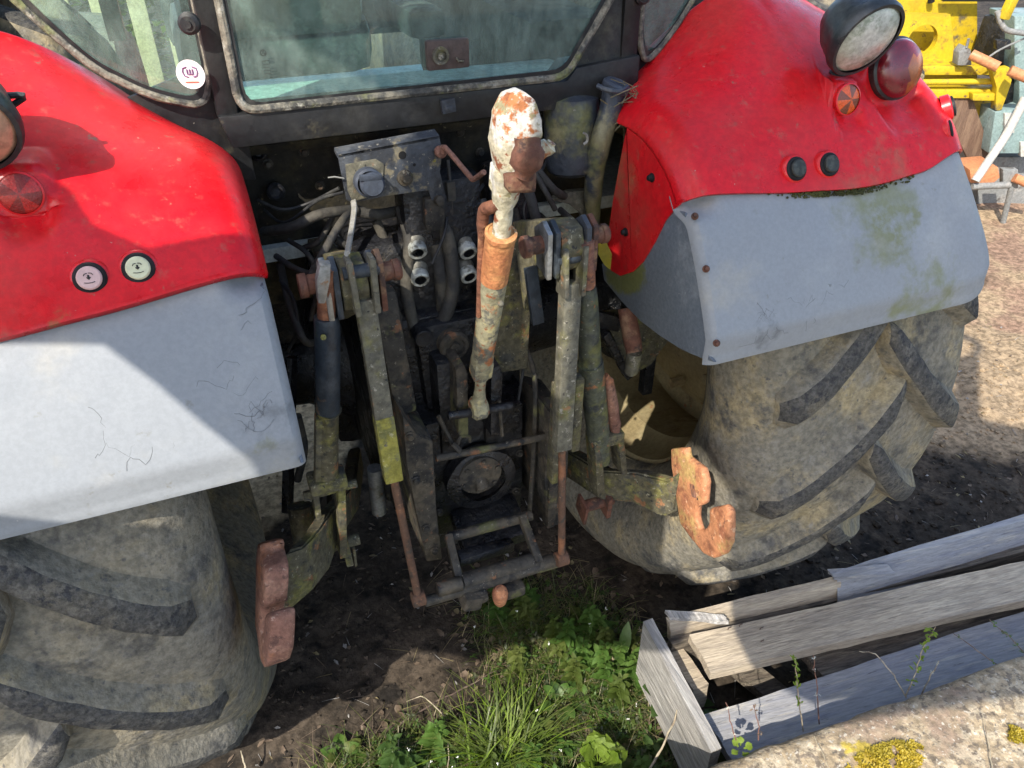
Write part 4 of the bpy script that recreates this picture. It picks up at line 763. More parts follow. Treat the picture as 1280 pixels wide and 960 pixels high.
mb = MB(); mb.prism([aY(690, 250, -.50), aY(712, 240, -.50), aY(738, 238, -.50), aY(742, 262, -.50), aY(733, 290, -.50), aY(727, 268, -.50), aY(712, 256, -.50)], (0, .02, 0), .003); mb.build('canister_bracket', 'strut', TR)
mb = MB(); mb.prism([aY(748, 305, -.66), aY(757, 300, -.66), aY(765, 318, -.66), aY(763, 337, -.66), aY(756, 332, -.66), aY(748, 318, -.66)], (0, .002, 0), 0); tagl = mb.build('dead_leaf', 'leaf_yellow', None); tag(tagl, 'yellow dead leaf caught beside the inner edge of the shaded fender', 'leaf')
# dry straw wedged between the cab and the fender
mb = MB(); rnd = random.Random(2)
for i in range(46):
    p = aY(rnd.gauss(788, 7), rnd.gauss(140, 17), -.555+rnd.uniform(-.02, .015)); dd = V((rnd.uniform(-1, 1), rnd.uniform(-.5, .3), rnd.uniform(-1, 1))).normalized()*rnd.uniform(.012, .035); mb.tube([p-dd, p+V((.003, -.004, .003)), p+dd], rnd.uniform(.0006, .0013), 4)
o = mb.build('straw_wisp', 'grass_dry'); tag(o, 'wisp of dry straw wedged between the cab pillar and the fender', 'straw')

# ------------------------------------------------------------------ timber box by the ledge
BX = empty('timber_box', (.9, -1.1, 0)); tag(BX, 'low open box of weathered grey boards lying between tyre and concrete ledge', 'wooden box')
def board(p, q, wv, th, mm, nm='board', jag=.004, n=14, lift=None):
    """board running p -> q, width vector wv, thickness vector th, with uneven ends and a slight warp"""
    p, q, wv, th = V(p), V(q), V(wv), V(th); mb = MB(); vs = []; kk = 5
    for i in range(n+1):
        t = i/n
        for side in (0, 1):
            for k in range(kk+1):
                u_ = k/kk if side == 0 else 1-k/kk
                c = lerp(p, q, t)+wv*u_+th*side
                if i in (0, n): c += (q-p).normalized()*jag*noise.noise(V((u_*9, p.x*7, side)))*1.6
                c += th.normalized()*(.004*noise.noise(V((t*3, u_*2, p.y*9)))+.0016*noise.noise(V((t*2, u_*26, p.y*9))))
                if k in (0, kk): c += wv.normalized()*.0035*noise.noise(V((t*14, p.x*5, k)))
                if lift: c += V(lift)*t*t
                vs.append(c)
    m = 2*(kk+1)
    fs = [(i*m+j, i*m+(j+1) % m, (i+1)*m+(j+1) % m, (i+1)*m+j) for i in range(n) for j in range(m)]+[tuple(range(m)), tuple(n*m+j for j in range(m))]
    mb.raw(vs, fs); return mb.build(nm, mm, BX, ang=40)
board((.435, -.862, .31), (.400, -1.235, .30), (0, 0, -.24), (-.028, 0, 0), 'wood_grey')
board((.452, -.90, .235), (.455, -1.05, .235), (0, 0, -.10), (.045, 0, 0), 'wood')
board(aZ(862, 793, .30), aZ(1330, 690, .31), aZ(888, 841, .30)-aZ(862, 793, .30), (0, 0, -.030), 'wood', n=24)
board(aZ(838, 780, .305), aZ(1052, 728, .325), (.004, -.012, -.075), (0, .022, .004), 'wood')
board(aZ(1047, 722, .34), aZ(1330, 636, .345), (.0, -.035, -.095), (.004, .016, .006), 'wood_blue', lift=(0, 0, .012))
board(aZ(832, 762, .325), aZ(905, 768, .32), (0, -.022, -.004), (0, 0, -.012), 'wood_grey', n=5)
board(aZ(1035, 712, .345), aZ(1110, 705, .355), (.0, -.03, -.004), (0, 0, -.010), 'wood_blue', n=5)
board(V((.43, -1.125, .25)), V((1.75, -1.215, .25)), (.012, -.165, -.022), (0, 0, -.032), 'wood_blue', n=24)
board(V((.80, -1.06, .225)), V((1.75, -1.13, .235)), (.004, -.085, -.01), (0, 0, -.03), 'wood_dark', n=16)
board(V((.46, -1.03, .10)), V((.95, -1.13, .05)), (.02, -.07, 0), (0, 0, -.03), 'wood_dark')
board(V((.60, -.92, .16)), V((.78, -1.22, .05)), (.06, .03, 0), (0, 0, -.03), 'wood_dark')
board(V((1.70, -.97, .30)), V((1.72, -1.28, .30)), (0, 0, -.25), (.03, 0, 0), 'wood_grey')
board(V((.46, -.93, .27)), V((1.7, -1.05, .27)), (0, 0, -.2), (0, .02, 0), 'wood_dark')
for a_, b_ in ((950, 787), (951, 803), (924, 783), (910, 787)):
    p = aZ(a_, b_, .30); mb = MB(); mb.tube([p-V((0, 0, .01)), p+V((0, 0, .006)), p+V((.006, -.003, .012))], .0016, 5); mb.build('nail', 'twig', BX)

# ------------------------------------------------------------------ plants
def leaf(mb, p, d, L_, w_, droop=.4, up=(0, 0, 1), n=5, fold=.25, wav=0):
    p = V(p); d = V(d).normalized(); upv = V(up); side = d.cross(upv)
    side = side.normalized() if side.length > .05 else V((1, 0, 0)); nv = side.cross(d).normalized(); vs = []; fs = []
    for i in range(n+1):
        t = i/n; c = p+d*L_*t-V((0, 0, 1))*droop*L_*t*t; ww = w_*.5*(math.sin(math.pi*min(1, t*.93+.07))**.8 if i < n else .03)
        o = V((0, 0, wav*math.sin(i*2.1)))
        vs += [c+side*ww+nv*ww*fold+o, c, c-side*ww+nv*ww*fold-o]
    for i in range(n): fs += [(3*i, 3*i+1, 3*i+4, 3*i+3), (3*i+1, 3*i+2, 3*i+5, 3*i+4)]
    mb.raw(vs, fs)
def blade(mb, p, d, L_, w_, bend, n=4):
    p = V(p); d = V(d).normalized(); h = V((d.x, d.y, 0)); h = h.normalized() if h.length > .01 else V((1, 0, 0)); side = V((-h.y, h.x, 0)); vs, fs = [], []
    for i in range(n+1):
        t = i/n; c = p+d*L_*t+h*bend*L_*t*t-V((0, 0, 1))*bend*.75*L_*t*t*t; ww = w_*.5*(1-t**1.6)+.0002; vs += [c+side*ww, c-side*ww]
    for i in range(n): fs.append((2*i, 2*i+1, 2*i+3, 2*i+2))
    mb.raw(vs, fs)
rnd = random.Random(11)
def density(x, y):
    c = noise.noise(V((x*4, y*4, 9)))*.35
    a = math.exp(-(((x-.30)/.26)**2+((y+.80)/.30)**2)*1.1)
    b = math.exp(-(((x+.35)/.35)**2+((y+.86)/.12)**2))*.8
    g = math.exp(-(((x-.0)/.5)**2+((y+1.05)/.16)**2))*.9
    h = math.exp(-(((x-.18)/.14)**2+((y+.48)/.16)**2))*.8
    return max(a, b, g, h)+c*max(a, b, g, h)
def scatter(n, lo=.25):
    out = []
    while len(out) < n:
        x = rnd.uniform(-.8, .62); y = rnd.uniform(-1.3, -.2)
        if x < -.5 and y > -.9: continue
        if x > .41 and y < -.84: continue
        if x > .53: continue
        if rnd.random() < density(x, y)-lo*.5: out.append((x, y))
    return out
def veg(name, label, mats, fn, n, lo=.25):
    mb = MB()
    for (x, y) in scatter(n, lo): mb.mi = rnd.randrange(len(mats)); fn(mb, V((x, y, gz(x, y)-.004)))
    o = mb.build(name, mats, None, nrm=False, weld=False); o['kind'] = 'stuff'; o['label'] = label; o['category'] = name.split('_')[-1]; return o
def rd(zl, zh):
    a = rnd.uniform(0, 6.283); return V((math.cos(a), math.sin(a), rnd.uniform(zl, zh)))
veg('grass', 'short tangled green grass on the dark soil behind the hitch', ['grass', 'weed_dark', 'grass', 'grass_dry', 'grass'], lambda m, p: blade(m, p, rd(.5, 3), rnd.uniform(.03, .115), rnd.uniform(.0011, .0028), rnd.uniform(.1, .8)), 7500)
def weed(m, p):
    h = rnd.uniform(.005, .05); q = p+V((0, 0, h))
    for k in range(rnd.randint(3, 6)): leaf(m, q, rd(.0, .9), rnd.uniform(.006, .021), rnd.uniform(.0035, .009), rnd.uniform(0, .5), n=3)
veg('weeds', 'low small-leaved weeds covering the soil among the grass', ['weed_dark', 'leaf', 'leaf_dull', 'leaf_dull', 'grass'], weed, 2300)
veg('dead_stalks', 'dry straw stalks and dead leaves lying in the grass', ['grass_dry', 'litter', 'litter'], lambda m, p: (blade(m, p+V((0, 0, rnd.uniform(.0, .02))), rd(-.05, .25), rnd.uniform(.03, .11), rnd.uniform(.001, .0025), .1) if rnd.random() < .6 else leaf(m, p+V((0, 0, .01)), rd(-.1, .4), rnd.uniform(.015, .04), rnd.uniform(.01, .024), .3, n=3, wav=.003)), 2200, .0)
def flowers(m, p):
    h = rnd.uniform(.05, .11); q = p+V((rnd.uniform(-.01, .01), rnd.uniform(-.01, .01), h)); m.mi = 0; m.tube([p, lerp(p, q, .5), q], .0008, 4); m.mi = 1
    for k in range(4): m.ball(q+V((rnd.uniform(-.004, .004), rnd.uniform(-.004, .004), rnd.uniform(-.003, .004))), rnd.uniform(.0012, .0022), 3)
mb = MB()
for (x, y) in scatter(26): flowers(mb, V((x, y, gz(x, y))))
o = mb.build('weed_flowers', ['leaf', 'petal'], None, nrm=False, weld=False); o['kind'] = 'stuff'; o['label'] = 'tiny white weed flowers scattered over the grass patch'; o['category'] = 'flowers'
# litter on the bare soil
mb = MB()
for i in range(2600):
    x, y = rnd.uniform(-1.0, 3.2), rnd.uniform(-1.1, .9); p = V((x, y, gz(x, y)+.003)); mb.mi = rnd.choice((0, 0, 0, 1, 2, 3))
    if mb.mi == 3: mb.ball(p, (rnd.uniform(.003, .011), rnd.uniform(.003, .009), rnd.uniform(.002, .006)), 3)
    elif rnd.random() < .5: leaf(mb, p, rd(-.1, .3), rnd.uniform(.008, .03), rnd.uniform(.004, .015), .2, n=2, wav=.002)
    else: blade(mb, p, rd(-.05, .12), rnd.uniform(.015, .06), rnd.uniform(.0008, .002), .1, n=2)
o = mb.build('ground_litter', ['litter', 'grass_dry', 'wood_grey', 'soil'], None, nrm=False, weld=False); o['kind'] = 'stuff'; o['label'] = 'dry leaf scraps, straw and crumbs strewn over bare soil'; o['category'] = 'litter'
mb = MB()
for i in range(2600):
    if rnd.random() < .7: x, y = rnd.uniform(1.1, 2.9), rnd.uniform(-1.2, .1)
    else: x, y = rnd.uniform(-.6, .5), rnd.uniform(-.9, .2)
    r_ = rnd.uniform(.002, .009)*(1 if rnd.random() < .93 else 2.0); t = bmesh.new(); bmesh.ops.create_icosphere(t, subdivisions=1, radius=r_)
    for v in t.verts: v.co = V((v.co.x*rnd.uniform(.7, 1.3), v.co.y*rnd.uniform(.7, 1.3), v.co.z*rnd.uniform(.5, .9)))
    mb.add(t, M.Translation((x, y, gz(x, y)+r_*.2)))
o = mb.build('soil_clods', 'soil', None, weld=False, ang=30); o['kind'] = 'stuff'; o['label'] = 'crumbly clods of dark soil on the shaded ground'; o['category'] = 'clods'
def plantE(name, loc, label, cat, group=None): e = empty(name, loc); tag(e, label, cat, group); return e
# long grass tuft
g0 = aZ(632, 945, .02); e = plantE('grass_tuft', g0, 'bright tuft of long arching grass at the front of the weedy patch', 'grass tuft')
mb = MB()
for i in range(260):
    mb.mi = 0 if rnd.random() < .6 else 1; a = rnd.uniform(0, 6.28); rr = rnd.uniform(0, .085); b_ = rnd.uniform(0, 6.28); blade(mb, g0+V((math.cos(b_)*rr*1.3, math.sin(b_)*rr*.7, -.02)), V((math.cos(a)*.45+math.cos(b_)*.25, math.sin(a)*.45+.15, rnd.uniform(.5, 2.4))), rnd.uniform(.09, .25), rnd.uniform(.0025, .0055), rnd.uniform(.2, 1.0), 7)
mb.build('blades', ['grass', 'leaf_bright'], e, nrm=False, weld=False)
def rosette(loc, n, L_, w_, mats, label, zl=.5, zh=1.6, droop=.5, name='dock_plant', wav=0):
    e = plantE(name, loc, label, 'plant'); loc = V(loc)
    for i in range(n):
        mb = MB(); a = 2.4*i+rnd.uniform(-.3, .3); d = V((math.cos(a), math.sin(a), rnd.uniform(zl, zh))).normalized(); l = L_*rnd.uniform(.7, 1.15)
        st = loc+V((d.x*.01, d.y*.01, 0)); mb.tube([st, st+d*l*.25], .0016, 5); leaf(mb, st+d*l*.22, d, l*.8, w_*rnd.uniform(.8, 1.2), droop, n=7, fold=.2, wav=wav); mb.build('leaf', rnd.choice(mats), e, nrm=False, weld=False)
    return e
rosette(aZ(775, 838, .03), 8, .15, .042, ['leaf', 'leaf', 'grass'], 'tall upright dock leaves beside the end board of the timber box', 1.2, 3.0, .15)
rosette(aZ(835, 880, .04), 9, .13, .05, ['weed_dark', 'leaf'], 'spreading dark green leaves against the weathered end board', .5, 1.6, .4)
rosette(aZ(882, 925, .08), 11, .13, .075, ['weed_dark', 'leaf'], 'broad dark nettle leaves growing at the corner of the concrete ledge', .3, 1.3, .5, 'nettle_plant', .004)
rosette(aZ(748, 955, .10), 14, .085, .055, ['leaf_bright'], 'bright sunlit yellow-green leafy seedling in front of the dock leaves', .5, 1.8, .5, 'leafy_seedling', .005)
rosette(aZ(700, 880, .02), 9, .09, .03, ['leaf', 'weed_dark'], 'small green rosette in the middle of the grass', .3, 1.2, .4, 'weed_rosette')
rosette(aZ(430, 948, .01), 10, .06, .035, ['leaf', 'grass'], 'low mossy green seedling beside the rear of the sunlit side tyre', .3, 1.2, .4, 'ground_weed')
def leafyweed(x, y, h, mm):
    z = gz(x, y)-.005; e = plantE('leafy_weed', (x, y, z), 'upright leafy green weed with paired pointed leaves in the grass patch', 'weed', 'leafy weeds in the grass patch'); b = V((x, y, z)); t = b+V((rnd.uniform(-.02, .02), rnd.uniform(-.02, .02), h))
    MB().tube([b, lerp(b, t, .5)+V((rnd.uniform(-.006, .006), 0, 0)), t], [.0016, .0013, .0008], 5).build('stem', 'grass', e); mb = MB(); k = int(h/.013)
    for i in range(k):
        q = lerp(b, t, .15+.85*i/k); a = i*1.57+rnd.uniform(-.3, .3); l = lerp(.066, .022, i/k)*rnd.uniform(.8, 1.2)
        for d_ in (0, math.pi): leaf(mb, q, V((math.cos(a+d_), math.sin(a+d_), rnd.uniform(.2, .9))), l, l*.42, rnd.uniform(.2, .6), n=4, wav=.001)
    mb.build('leaves', mm, e, nrm=False, weld=False)
for i, (x, y) in enumerate(scatter(64, .6)): leafyweed(x, y, rnd.uniform(.06, .16), rnd.choice(('leaf', 'weed_dark', 'grass', 'leaf')))
def sprig(base, pts, mats, label, nl, name='sprig', th=.0016, lm='leaf_bright', ls=.016):
    e = plantE(name, base, label, 'sprig'); P = crom([V(base)]+[V(p) for p in pts], 5); P = [p+V(noise.noise_vector(p*60))*.003*min(1, i_/3) for i_, p in enumerate(P)]
    MB().tube(P, [th, th*.8, th*.5], 6).build('stem', mats, e)
    if nl:
        for k in range(nl):
            mb = MB(); p = P[int(len(P)*(.35+.62*k/max(1, nl-1)))-1]
            for q in range(8): leaf(mb, p+V((rnd.uniform(-1, 1), rnd.uniform(-1, 1), rnd.uniform(-1, 1)))*ls*.35, rd(-.3, 1.8), ls*rnd.uniform(.35, .95), ls*rnd.uniform(.22, .4), .2, n=3)
            mb.build('leaf_cluster', lm, e, nrm=False, weld=False)
    return e
def LP(a, b, y): return aY(a, b, y)
sprig(LP(1004, 914, -1.27), [LP(998, 870, -1.26), LP(995, 840, -1.26), LP(994, 823, -1.26)], 'stem_dry', 'green budding sprig standing before the sunlit end of the front board', 5, ls=.014)
sprig(LP(1024, 905, -1.27), [LP(1021, 860, -1.26), LP(1018, 835, -1.26), LP(1017, 819, -1.26)], 'stem_red', 'thin pale-budded dry stem next to the budding sprig', 3, 'dry_stem', lm='bud', ls=.008)
sprig(LP(1132, 870, -1.31), [LP(1143, 845, -1.30), LP(1154, 810, -1.29), LP(1170, 783, -1.29)], 'stem_dry', 'tall branching sprig with yellow-green leaf clusters at the ledge edge', 6, ls=.019)
sprig(LP(1133, 872, -1.31), [LP(1117, 845, -1.28), LP(1095, 818, -1.26), LP(1074, 814, -1.26)], 'stem_dry', 'bare pale stalk arching away from the branching sprig', 0, 'dry_stem')
sprig(LP(1152, 868, -1.31), [LP(1163, 845, -1.30), LP(1174, 827, -1.30)], 'stem_dry', 'short stem with silvery buds beside the branching sprig', 3, 'dry_stem', lm='bud', ls=.007)
sprig(LP(1252, 835, -1.34), [LP(1222, 813, -1.33), LP(1192, 792, -1.32)], 'twig', 'dark bare twig leaning over the wet-looking front board', 2, 'twig', lm='leaf', ls=.009)
sprig(LP(1290, 826, -1.35), [LP(1265, 800, -1.34), LP(1237, 775, -1.33)], 'twig', 'dark twig with tiny green buds leaning out over the box', 5, 'twig', lm='leaf', ls=.011)
sprig(LP(920, 925, -1.28), [LP(914, 905, -1.27), LP(908, 878, -1.26)], 'stem_red', 'reddish dead stem at the corner of the front board', 2, 'dry_stem', lm='bud', ls=.006)
sprig(LP(948, 925, -1.28), [LP(948, 905, -1.27), LP(942, 882, -1.26)], 'stem_red', 'short dry forked stem before the dark gap in the box', 2, 'dry_stem', lm='litter', ls=.012)
sprig(aZ(810, 965, .15), [aZ(830, 930, .20), aZ(843, 900, .22), aZ(847, 887, .23)], 'stem_dry', 'pale straight dead stalk rising in front of the nettle leaves', 0, 'dead_stalk', th=.0032)
sprig(aZ(500, 965, .03), [aZ(498, 930, .05), aZ(498, 907, .06)], 'stem_dry', 'pale thin dead stalk standing in the weeds behind the hitch', 0, 'dead_stalk', th=.0022)
sprig(aZ(559, 965, .03), [aZ(561, 945, .05), aZ(559, 926, .06)], 'stem_dry', 'short pale dead stalk beside the long grass tuft', 0, 'dead_stalk', th=.0018)
sprig(aZ(308, 965, .05), [aZ(304, 950, .07), aZ(301, 938, .08)], 'stem_dry', 'stub of broken straw beside the tyre', 0, 'dead_stalk', th=.003)
sprig(aZ(500, 905, .02), [aZ(540, 880, .03), aZ(580, 860, .03), aZ(620, 838, .03)], 'twig', 'brown twig lying across the leaf litter', 0, 'twig', th=.003)
sprig(aZ(560, 900, .03), [aZ(530, 872, .05), aZ(508, 877, .04)], 'stem_dry', 'bent dry grass stalk over the leaf litter', 0, 'dead_stalk', th=.002)
# seed heads by the box
sprig(aZ(806, 870, .03), [aZ(804, 820, .10), aZ(799, 782, .15)], 'stem_dry', 'feathery seed stalk beside the corner of the timber box', 6, 'seed_stalk', lm='grass_dry', ls=.010, th=.001)
sprig(aZ(770, 860, .02), [aZ(766, 825, .08), aZ(762, 808, .10)], 'stem_dry', 'small seed stalk among the dock leaves', 4, 'seed_stalk', lm='grass_dry', ls=.009, th=.001)
# yellow moss cushions and bits on the ledge
def moss(c, rx, ry, n, label):
    mb = MB(); 
    for i in range(n):
        a = rnd.uniform(0, 6.28); r_ = math.sqrt(rnd.random()); p = V(c)+V((math.cos(a)*r_*rx, math.sin(a)*r_*ry, .004+.012*(1-r_*r_)*rnd.random()))
        if noise.noise(p*40) < -.25: continue
        for k in range(3): leaf(mb, p, rd(.4, 2), rnd.uniform(.004, .009), .003, .2, n=2)
    o = mb.build('moss_cushion', 'moss', None, nrm=False, weld=False); tag(o, label, 'moss')
moss(aZ(1105, 957, .40), .105, .040, 2400, 'long yellow moss cushion on the top of the concrete ledge')
moss(aZ(1268, 920, .40), .022, .02, 300, 'small yellow moss patch near the twigs on the ledge')
sprig(aZ(1242, 975, .405), [aZ(1236, 930, .41), aZ(1227, 888, .415)], 'stem_dry', 'straight dry stalk lying on the concrete ledge', 0, 'dead_stalk', th=.0016)
sprig(aZ(1040, 975, .405), [aZ(1030, 945, .41), aZ(1018, 920, .41)], 'stem_dry', 'dry stalk lying by the long moss cushion', 0, 'dead_stalk', th=.0012)
p = aZ(926, 936, .36); rosette(p, 7, .022, .016, ['leaf_bright'], 'tiny yellow-green seedling at the edge of the ledge', .3, 1.2, .3, 'ledge_seedling')

# ------------------------------------------------------------------ machinery parked beyond the right fender
YM = empty('yellow_machine', aN(1130, 290, 5.3)*1.0); tag(YM, 'yellow steel implement frame parked beyond the shaded red fender', 'farm machine')
def npoly(mb, pts, d, th, bev=.004): mb.prism([aN(a, b, d) for a, b in pts], NH*th, bev)
def rect(a, b, c, d): return ((a, b), (c, b), (c, d), (a, d))
mb = MB(); npoly(mb, rect(930, -260, 1222, 105), 5.40, .05, .008); mb.build('back_plate', 'yellow', YM)
def holeplate():
    t = bmesh.new(); D = 5.22; o = [aN(a, b, D) for a, b in ((1060, 48), (1189, 18), (1195, 82), (1060, 84))]; cc = aN(1153, 50.5, D); k = 36; up = V((0, 0, 1))
    o = [aN(1060, 15, D), aN(1188, 18, D), aN(1195, 84, D), aN(1060, 84, D)]
    ring = [cc+cr*math.cos(2*math.pi*j/k)*.092+up*math.sin(2*math.pi*j/k)*.092 for j in range(k)]
    ov = [t.verts.new(p) for p in o]; rv = [t.verts.new(p) for p in ring]
    ed = [t.edges.new((ov[i], ov[(i+1) % 4])) for i in range(4)]+[t.edges.new((rv[i], rv[(i+1) % k])) for i in range(k)]
    bmesh.ops.triangle_fill(t, use_beauty=True, edges=ed)
    e = bmesh.ops.extrude_face_region(t, geom=t.faces[:]); bmesh.ops.translate(t, vec=NH*.05, verts=[v for v in e['geom'] if isinstance(v, bmesh.types.BMVert)])
    mb = MB(); mb.add(t); mb.build('pierced_plate', 'yellow', YM)
holeplate()
mb = MB(); npoly(mb, rect(1145, 83, 1240, 94), 5.05, .25, .006); mb.build('ledge_plate', 'yellow', YM)
mb = MB(); mb.tube([aN(1130, 103, 5.0), aN(1262, 101.5, 5.0)], .018, 12); mb.build('slide_rod', 'yellow', YM)
mb = MB(); npoly(mb, rect(1130, 112, 1246, 123), 5.0, .12, .006); npoly(mb, rect(1216, 117, 1250, 126), 4.95, .05, .004); mb.build('lower_rail', 'yellow', YM)
mb = MB(); npoly(mb, ((1240, 88), (1262, 84), (1264, 105), (1252, 138), (1244, 138), (1246, 110)), 4.93, .06, .004); mb.build('end_bracket', 'yellow', YM)
mb = MB(); npoly(mb, ((1216, 122), (1246, 124), (1236, 205), (1222, 190)), 5.1, .06, .004); mb.build('leg_plate', 'yellow', YM)
mb = MB(); npoly(mb, ((1197, 82), (1199, 66), (1206, 57), (1214, 62), (1215, 82)), 5.0, .08, .008); mb.tube([aN(1208, 60, 5.0), aN(1211, 48, 5.0)], .008, 8); mb.build('end_lug', 'mach_grey', YM)
mb = MB(); mb.tube([aN(1214, 68, 4.95), aN(1248, 84, 4.85)], .030, 14); mb.tube([aN(1262, 88, 4.82), aN(1300, 104, 4.75)], .030, 14); mb.build('orange_pipe', 'orange', YM)
mb = MB(); npoly(mb, rect(1180, -4, 1262, 2), 5.3, .05, .004); mb.tube([aN(1164, -3, 5.36), aN(1164, 3, 5.36)], .02, 8); mb.build('top_trim', 'black', YM)
mb = MB(); mb.box(aN(1180, 330, 5.6), (.2, .2, .5), None, .02); mb.box(aN(1030, 330, 5.6), (.2, .2, .5), None, .02); npoly(mb, rect(960, 120, 1215, 210), 5.6, .1, .01); mb.build('base_frame', 'mach_grey', YM)
TM = empty('sowing_unit', aN(1262, 290, 4.9)); tag(TM, 'pale blue-grey machine with white hose and orange step beside the yellow frame', 'farm machine')
mb = MB(); npoly(mb, ((1244, 140), (1300, 132), (1310, 192), (1236, 192)), 4.92, .3, .008); mb.build('panel', 'teal', TM)
mb = MB(); npoly(mb, rect(1268, 20, 1330, 100), 5.0, .3, .01); npoly(mb, rect(1274, 95, 1330, 140), 4.98, .2, .01); mb.build('upper_housing', 'teal', TM)
mb = MB(); npoly(mb, rect(1256, 142, 1268, 166), 4.9, .03, .001); mb.build('white_patch', 'pale', TM)
mb = MB(); npoly(mb, rect(1276, 178, 1300, 196), 4.9, .03, .001); mb.build('white_patch', 'pale', TM)
mb = MB(); npoly(mb, ((1180, 122), (1214, 118), (1240, 192), (1238, 210), (1216, 212), (1196, 170)), 5.02, .03, .004); mb.build('brown_board', 'plank_brown', TM)
mb = MB(); mb.tube([aN(1282, 122, 4.8), aN(1258, 168, 4.78), aN(1238, 198, 4.75), aN(1219, 226, 4.72)], .026, 14, sm=4); mb.build('white_hose', 'pale', TM)
mb = MB(); npoly(mb, ((1212, 212), (1248, 209), (1250, 222), (1242, 229), (1214, 229)), 4.74, .22, .006); mb.build('orange_step', 'orange', TM)
mb = MB(); mb.tube([aN(1215, 233, 4.74), aN(1262, 231, 4.74)], .022, 10); npoly(mb, rect(1254, 212, 1273, 236), 4.74, .05, .006); mb.tube([aN(1264, 235, 4.74), aN(1252, 285, 4.78)], .018, 10); mb.build('support_frame', 'mach_grey', TM)
mb = MB(); mb.tube([aN(1268, 222, 4.72), aN(1300, 236, 4.68)], .028, 12); mb.build('orange_pin', 'orange', TM)
mb = MB(); npoly(mb, rect(1222, 196, 1330, 284), 5.06, .4, .02); npoly(mb, rect(1226, 283, 1330, 291), 4.9, .5, .006); mb.build('hopper_base', 'mach_grey', TM)
mb = MB(); mb.tube([aN(1250, 28, 4.9), aN(1247, 14, 4.9), aN(1256, 36, 4.88), aN(1282, 42, 4.88)], .016, 10, sm=5); mb.tube([aN(1230, 76, 4.9), aN(1250, 62, 4.9), aN(1285, 46, 4.9)], .006, 8, sm=4); mb.build('grey_hose', 'mach_grey', TM)
mb = MB(); mb.box(aN(1255, 55, 5.25), (.30, .2, .34), None, .03); npoly(mb, rect(1246, 50, 1264, 62), 4.9, .04, .004); mb.box(aN(1262, 110, 5.1), (.12, .1, .3), None, .02); mb.build('dark_gearbox', 'grease', TM)
mb = MB(); mb.bar(aN(1254, 24, 4.88), aN(1268, -6, 4.88), .05, .05, .01); mb.build('yellow_clamp', 'yellow', TM)

# ------------------------------------------------------------------ yard beyond the cab: slat fence and hedge seen through the glass
def slatfence():
    F = empty('slat_fence', (0, 4.6, 0)); tag(F, 'pale vertical slat fence seen through the cab windows', 'fence'); m0 = None
    for i in range(40):
        if m0 is None: m0 = MB().box((0, 0, 0), (.12, .03, 1.9), None, .006).build('slat', 'fence_wood', F); o = m0
        else: o = m0.copy(); col.objects.link(o); attach(o, F)
        o.location = (-3.2+.23*i+.03*math.sin(i*7), 4.6+.02*math.sin(i*3), .97+.04*math.sin(i*5))
    mb = MB(); mb.box((1.3, 4.66, .5), (9.4, .06, .1), None, .006); mb.box((1.3, 4.66, 1.5), (9.4, .06, .1), None, .006); mb.build('rail', 'fence_wood', F)
slatfence()
def hedge(cx, cy, label):
    e = plantE('hedge_bush', (cx, cy, 0), label, 'bush', 'bushes behind the slat fence'); mb = MB()
    for i in range(1500):
        d = V((rnd.gauss(0, 1), rnd.gauss(0, 1), rnd.gauss(0, 1))).normalized(); r_ = rnd.uniform(.55, 1.05)*(1+.25*noise.noise(d*2.3+V((cx, 0, 0)))); p = V((cx, cy, 1.4))+V((d.x*1.5*r_, d.y*.9*r_, d.z*1.35*r_)); leaf(mb, p, rd(-.5, 1), rnd.uniform(.10, .2), .1, .2, n=2)
    mb.build('crown', 'grass', e, nrm=False, weld=False); MB().tube([(cx, cy, -.05), (cx+.1, cy, .8), (cx, cy, 1.8)], [.08, .06, .02], 8).build('trunk', 'twig', e)
for i in range(6): hedge(-4.0+1.9*i, 6.6+.5*math.sin(i*3), 'green hedge bush standing behind the slat fence')
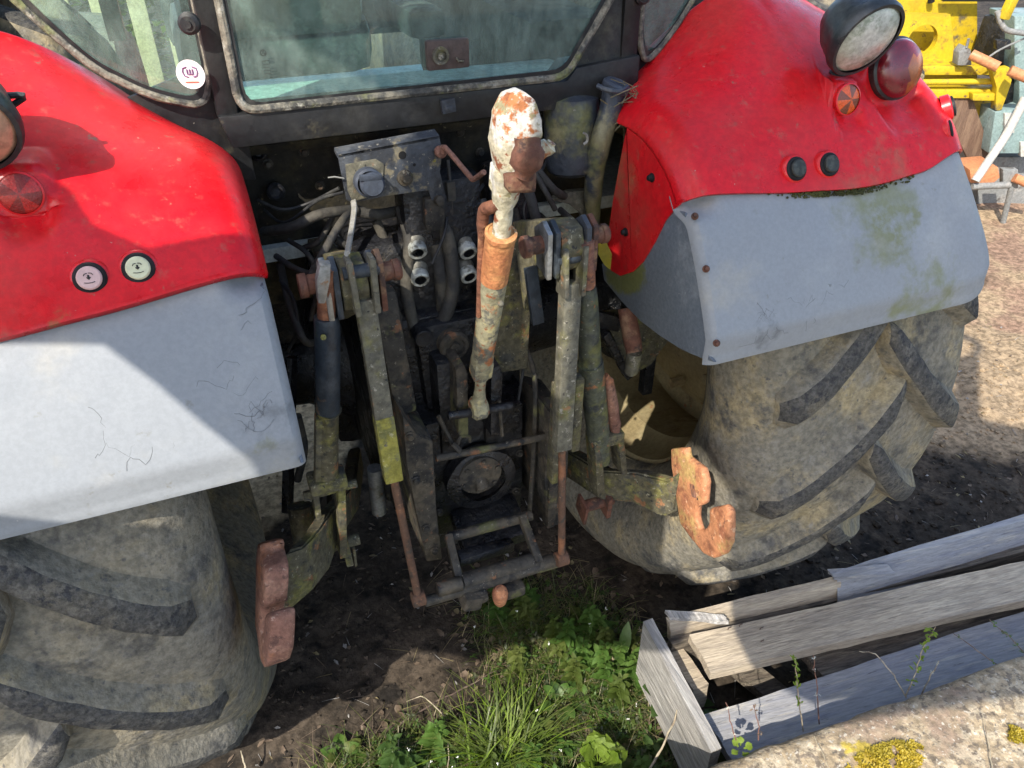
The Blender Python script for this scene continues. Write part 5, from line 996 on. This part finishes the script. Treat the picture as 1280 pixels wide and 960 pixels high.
# ------------------------------------------------------------------ unseen screen added behind the camera, its outline cut to shade the tractor
SHN = V((TOSUN.x, TOSUN.y, 0)).normalized(); SHH = V((0, 0, 1)).cross(TOSUN).normalized(); SHD = 2.3
def sh(c, r):                                             # chart position (column, row) -> point on the shade screen
    a = c/110*4.4-2.2; b = 2.4-r/46*3.6
    return SHH*a+SHN*SHD+V((0, 0, (b+SHD*math.sin(SUN_EL))/math.cos(SUN_EL)))
SD = empty('shade_screen', SHN*SHD); tag(SD, 'unseen wooden screen added behind the ledge and cut to cast the shade', 'shade screen')
def shpoly(nm, pts, th=.05, mm='screen_wood'):
    mb = MB(); mb.prism([sh(*p) for p in pts], SHN*th, 0); return mb.build(nm, mm, SD)
shpoly('upper_shade_panel', [(70, 10.3), (82, 12.2), (88, 14.8), (92, 16.9), (125, 18.0), (125, 24.5), (104, 27.3), (100, 28.1), (89, 30.6), (85.6, 30.4), (83.2, 29.2), (81.9, 27.4), (81.7, 25.1), (79, 23.9), (76, 23.2), (72.8, 22.6), (72.6, 19.3), (70, 19.3)])
shpoly('main_shade_panel', [(59, 15.5), (70, 10.3), (70, 19.3), (69.4, 19.3), (69.2, 23.8), (72.8, 24.4), (72.8, 22.6), (76, 23.2), (77.0, 24.2), (77.3, 28.4), (80.6, 28.6), (80.4, 30.4), (77, 31.4), (70, 32.4), (66.8, 33.4), (66, 29.3), (65.1, 27.4), (62.3, 26.5), (60.7, 26.1), (56.8, 26.9), (56.3, 24.6), (57.0, 23.7), (58, 23.8), (59.2, 24.3), (60.9, 24.4), (62.5, 23.7), (64.0, 23.2), (64.0, 18.5), (59, 18.5)], .03)
shpoly('low_shade_panel', [(46, 30.4), (57, 29.9), (66, 29.4), (66.8, 31), (66.8, 33.6), (57, 34.4), (46, 35)], .06)
mb = MB(); mb.tube([sh(100.1, 17.4), sh(100.3, 15), sh(100.8, 12.5)], [.06, .05, .035], 8); mb.tube([sh(100.8, 12.6), sh(101.9, 11.4), sh(101.0, 10.6), sh(97, 10.5)], .022, 8, sm=4); mb.ball(sh(98.8, 13.3)+SHN*.03, (.11, .11, .06), 10); mb.build('shadow_bracket', 'black', SD)  # added arm and ball, shaped only for their shadow on the far ground
for c_ in (30, 125):
    mb = MB(); p = sh(c_, 17); mb.box((p.x, p.y, p.z/2), (.15, .15, p.z), None, .01); mb.build('screen_post', 'screen_wood', SD)
mb = MB(); mb.bar(sh(30, 16.3)+SHN*.08, sh(125, 16.8)+SHN*.08, .08, .05, .01); mb.build('screen_beam', 'screen_wood', SD)
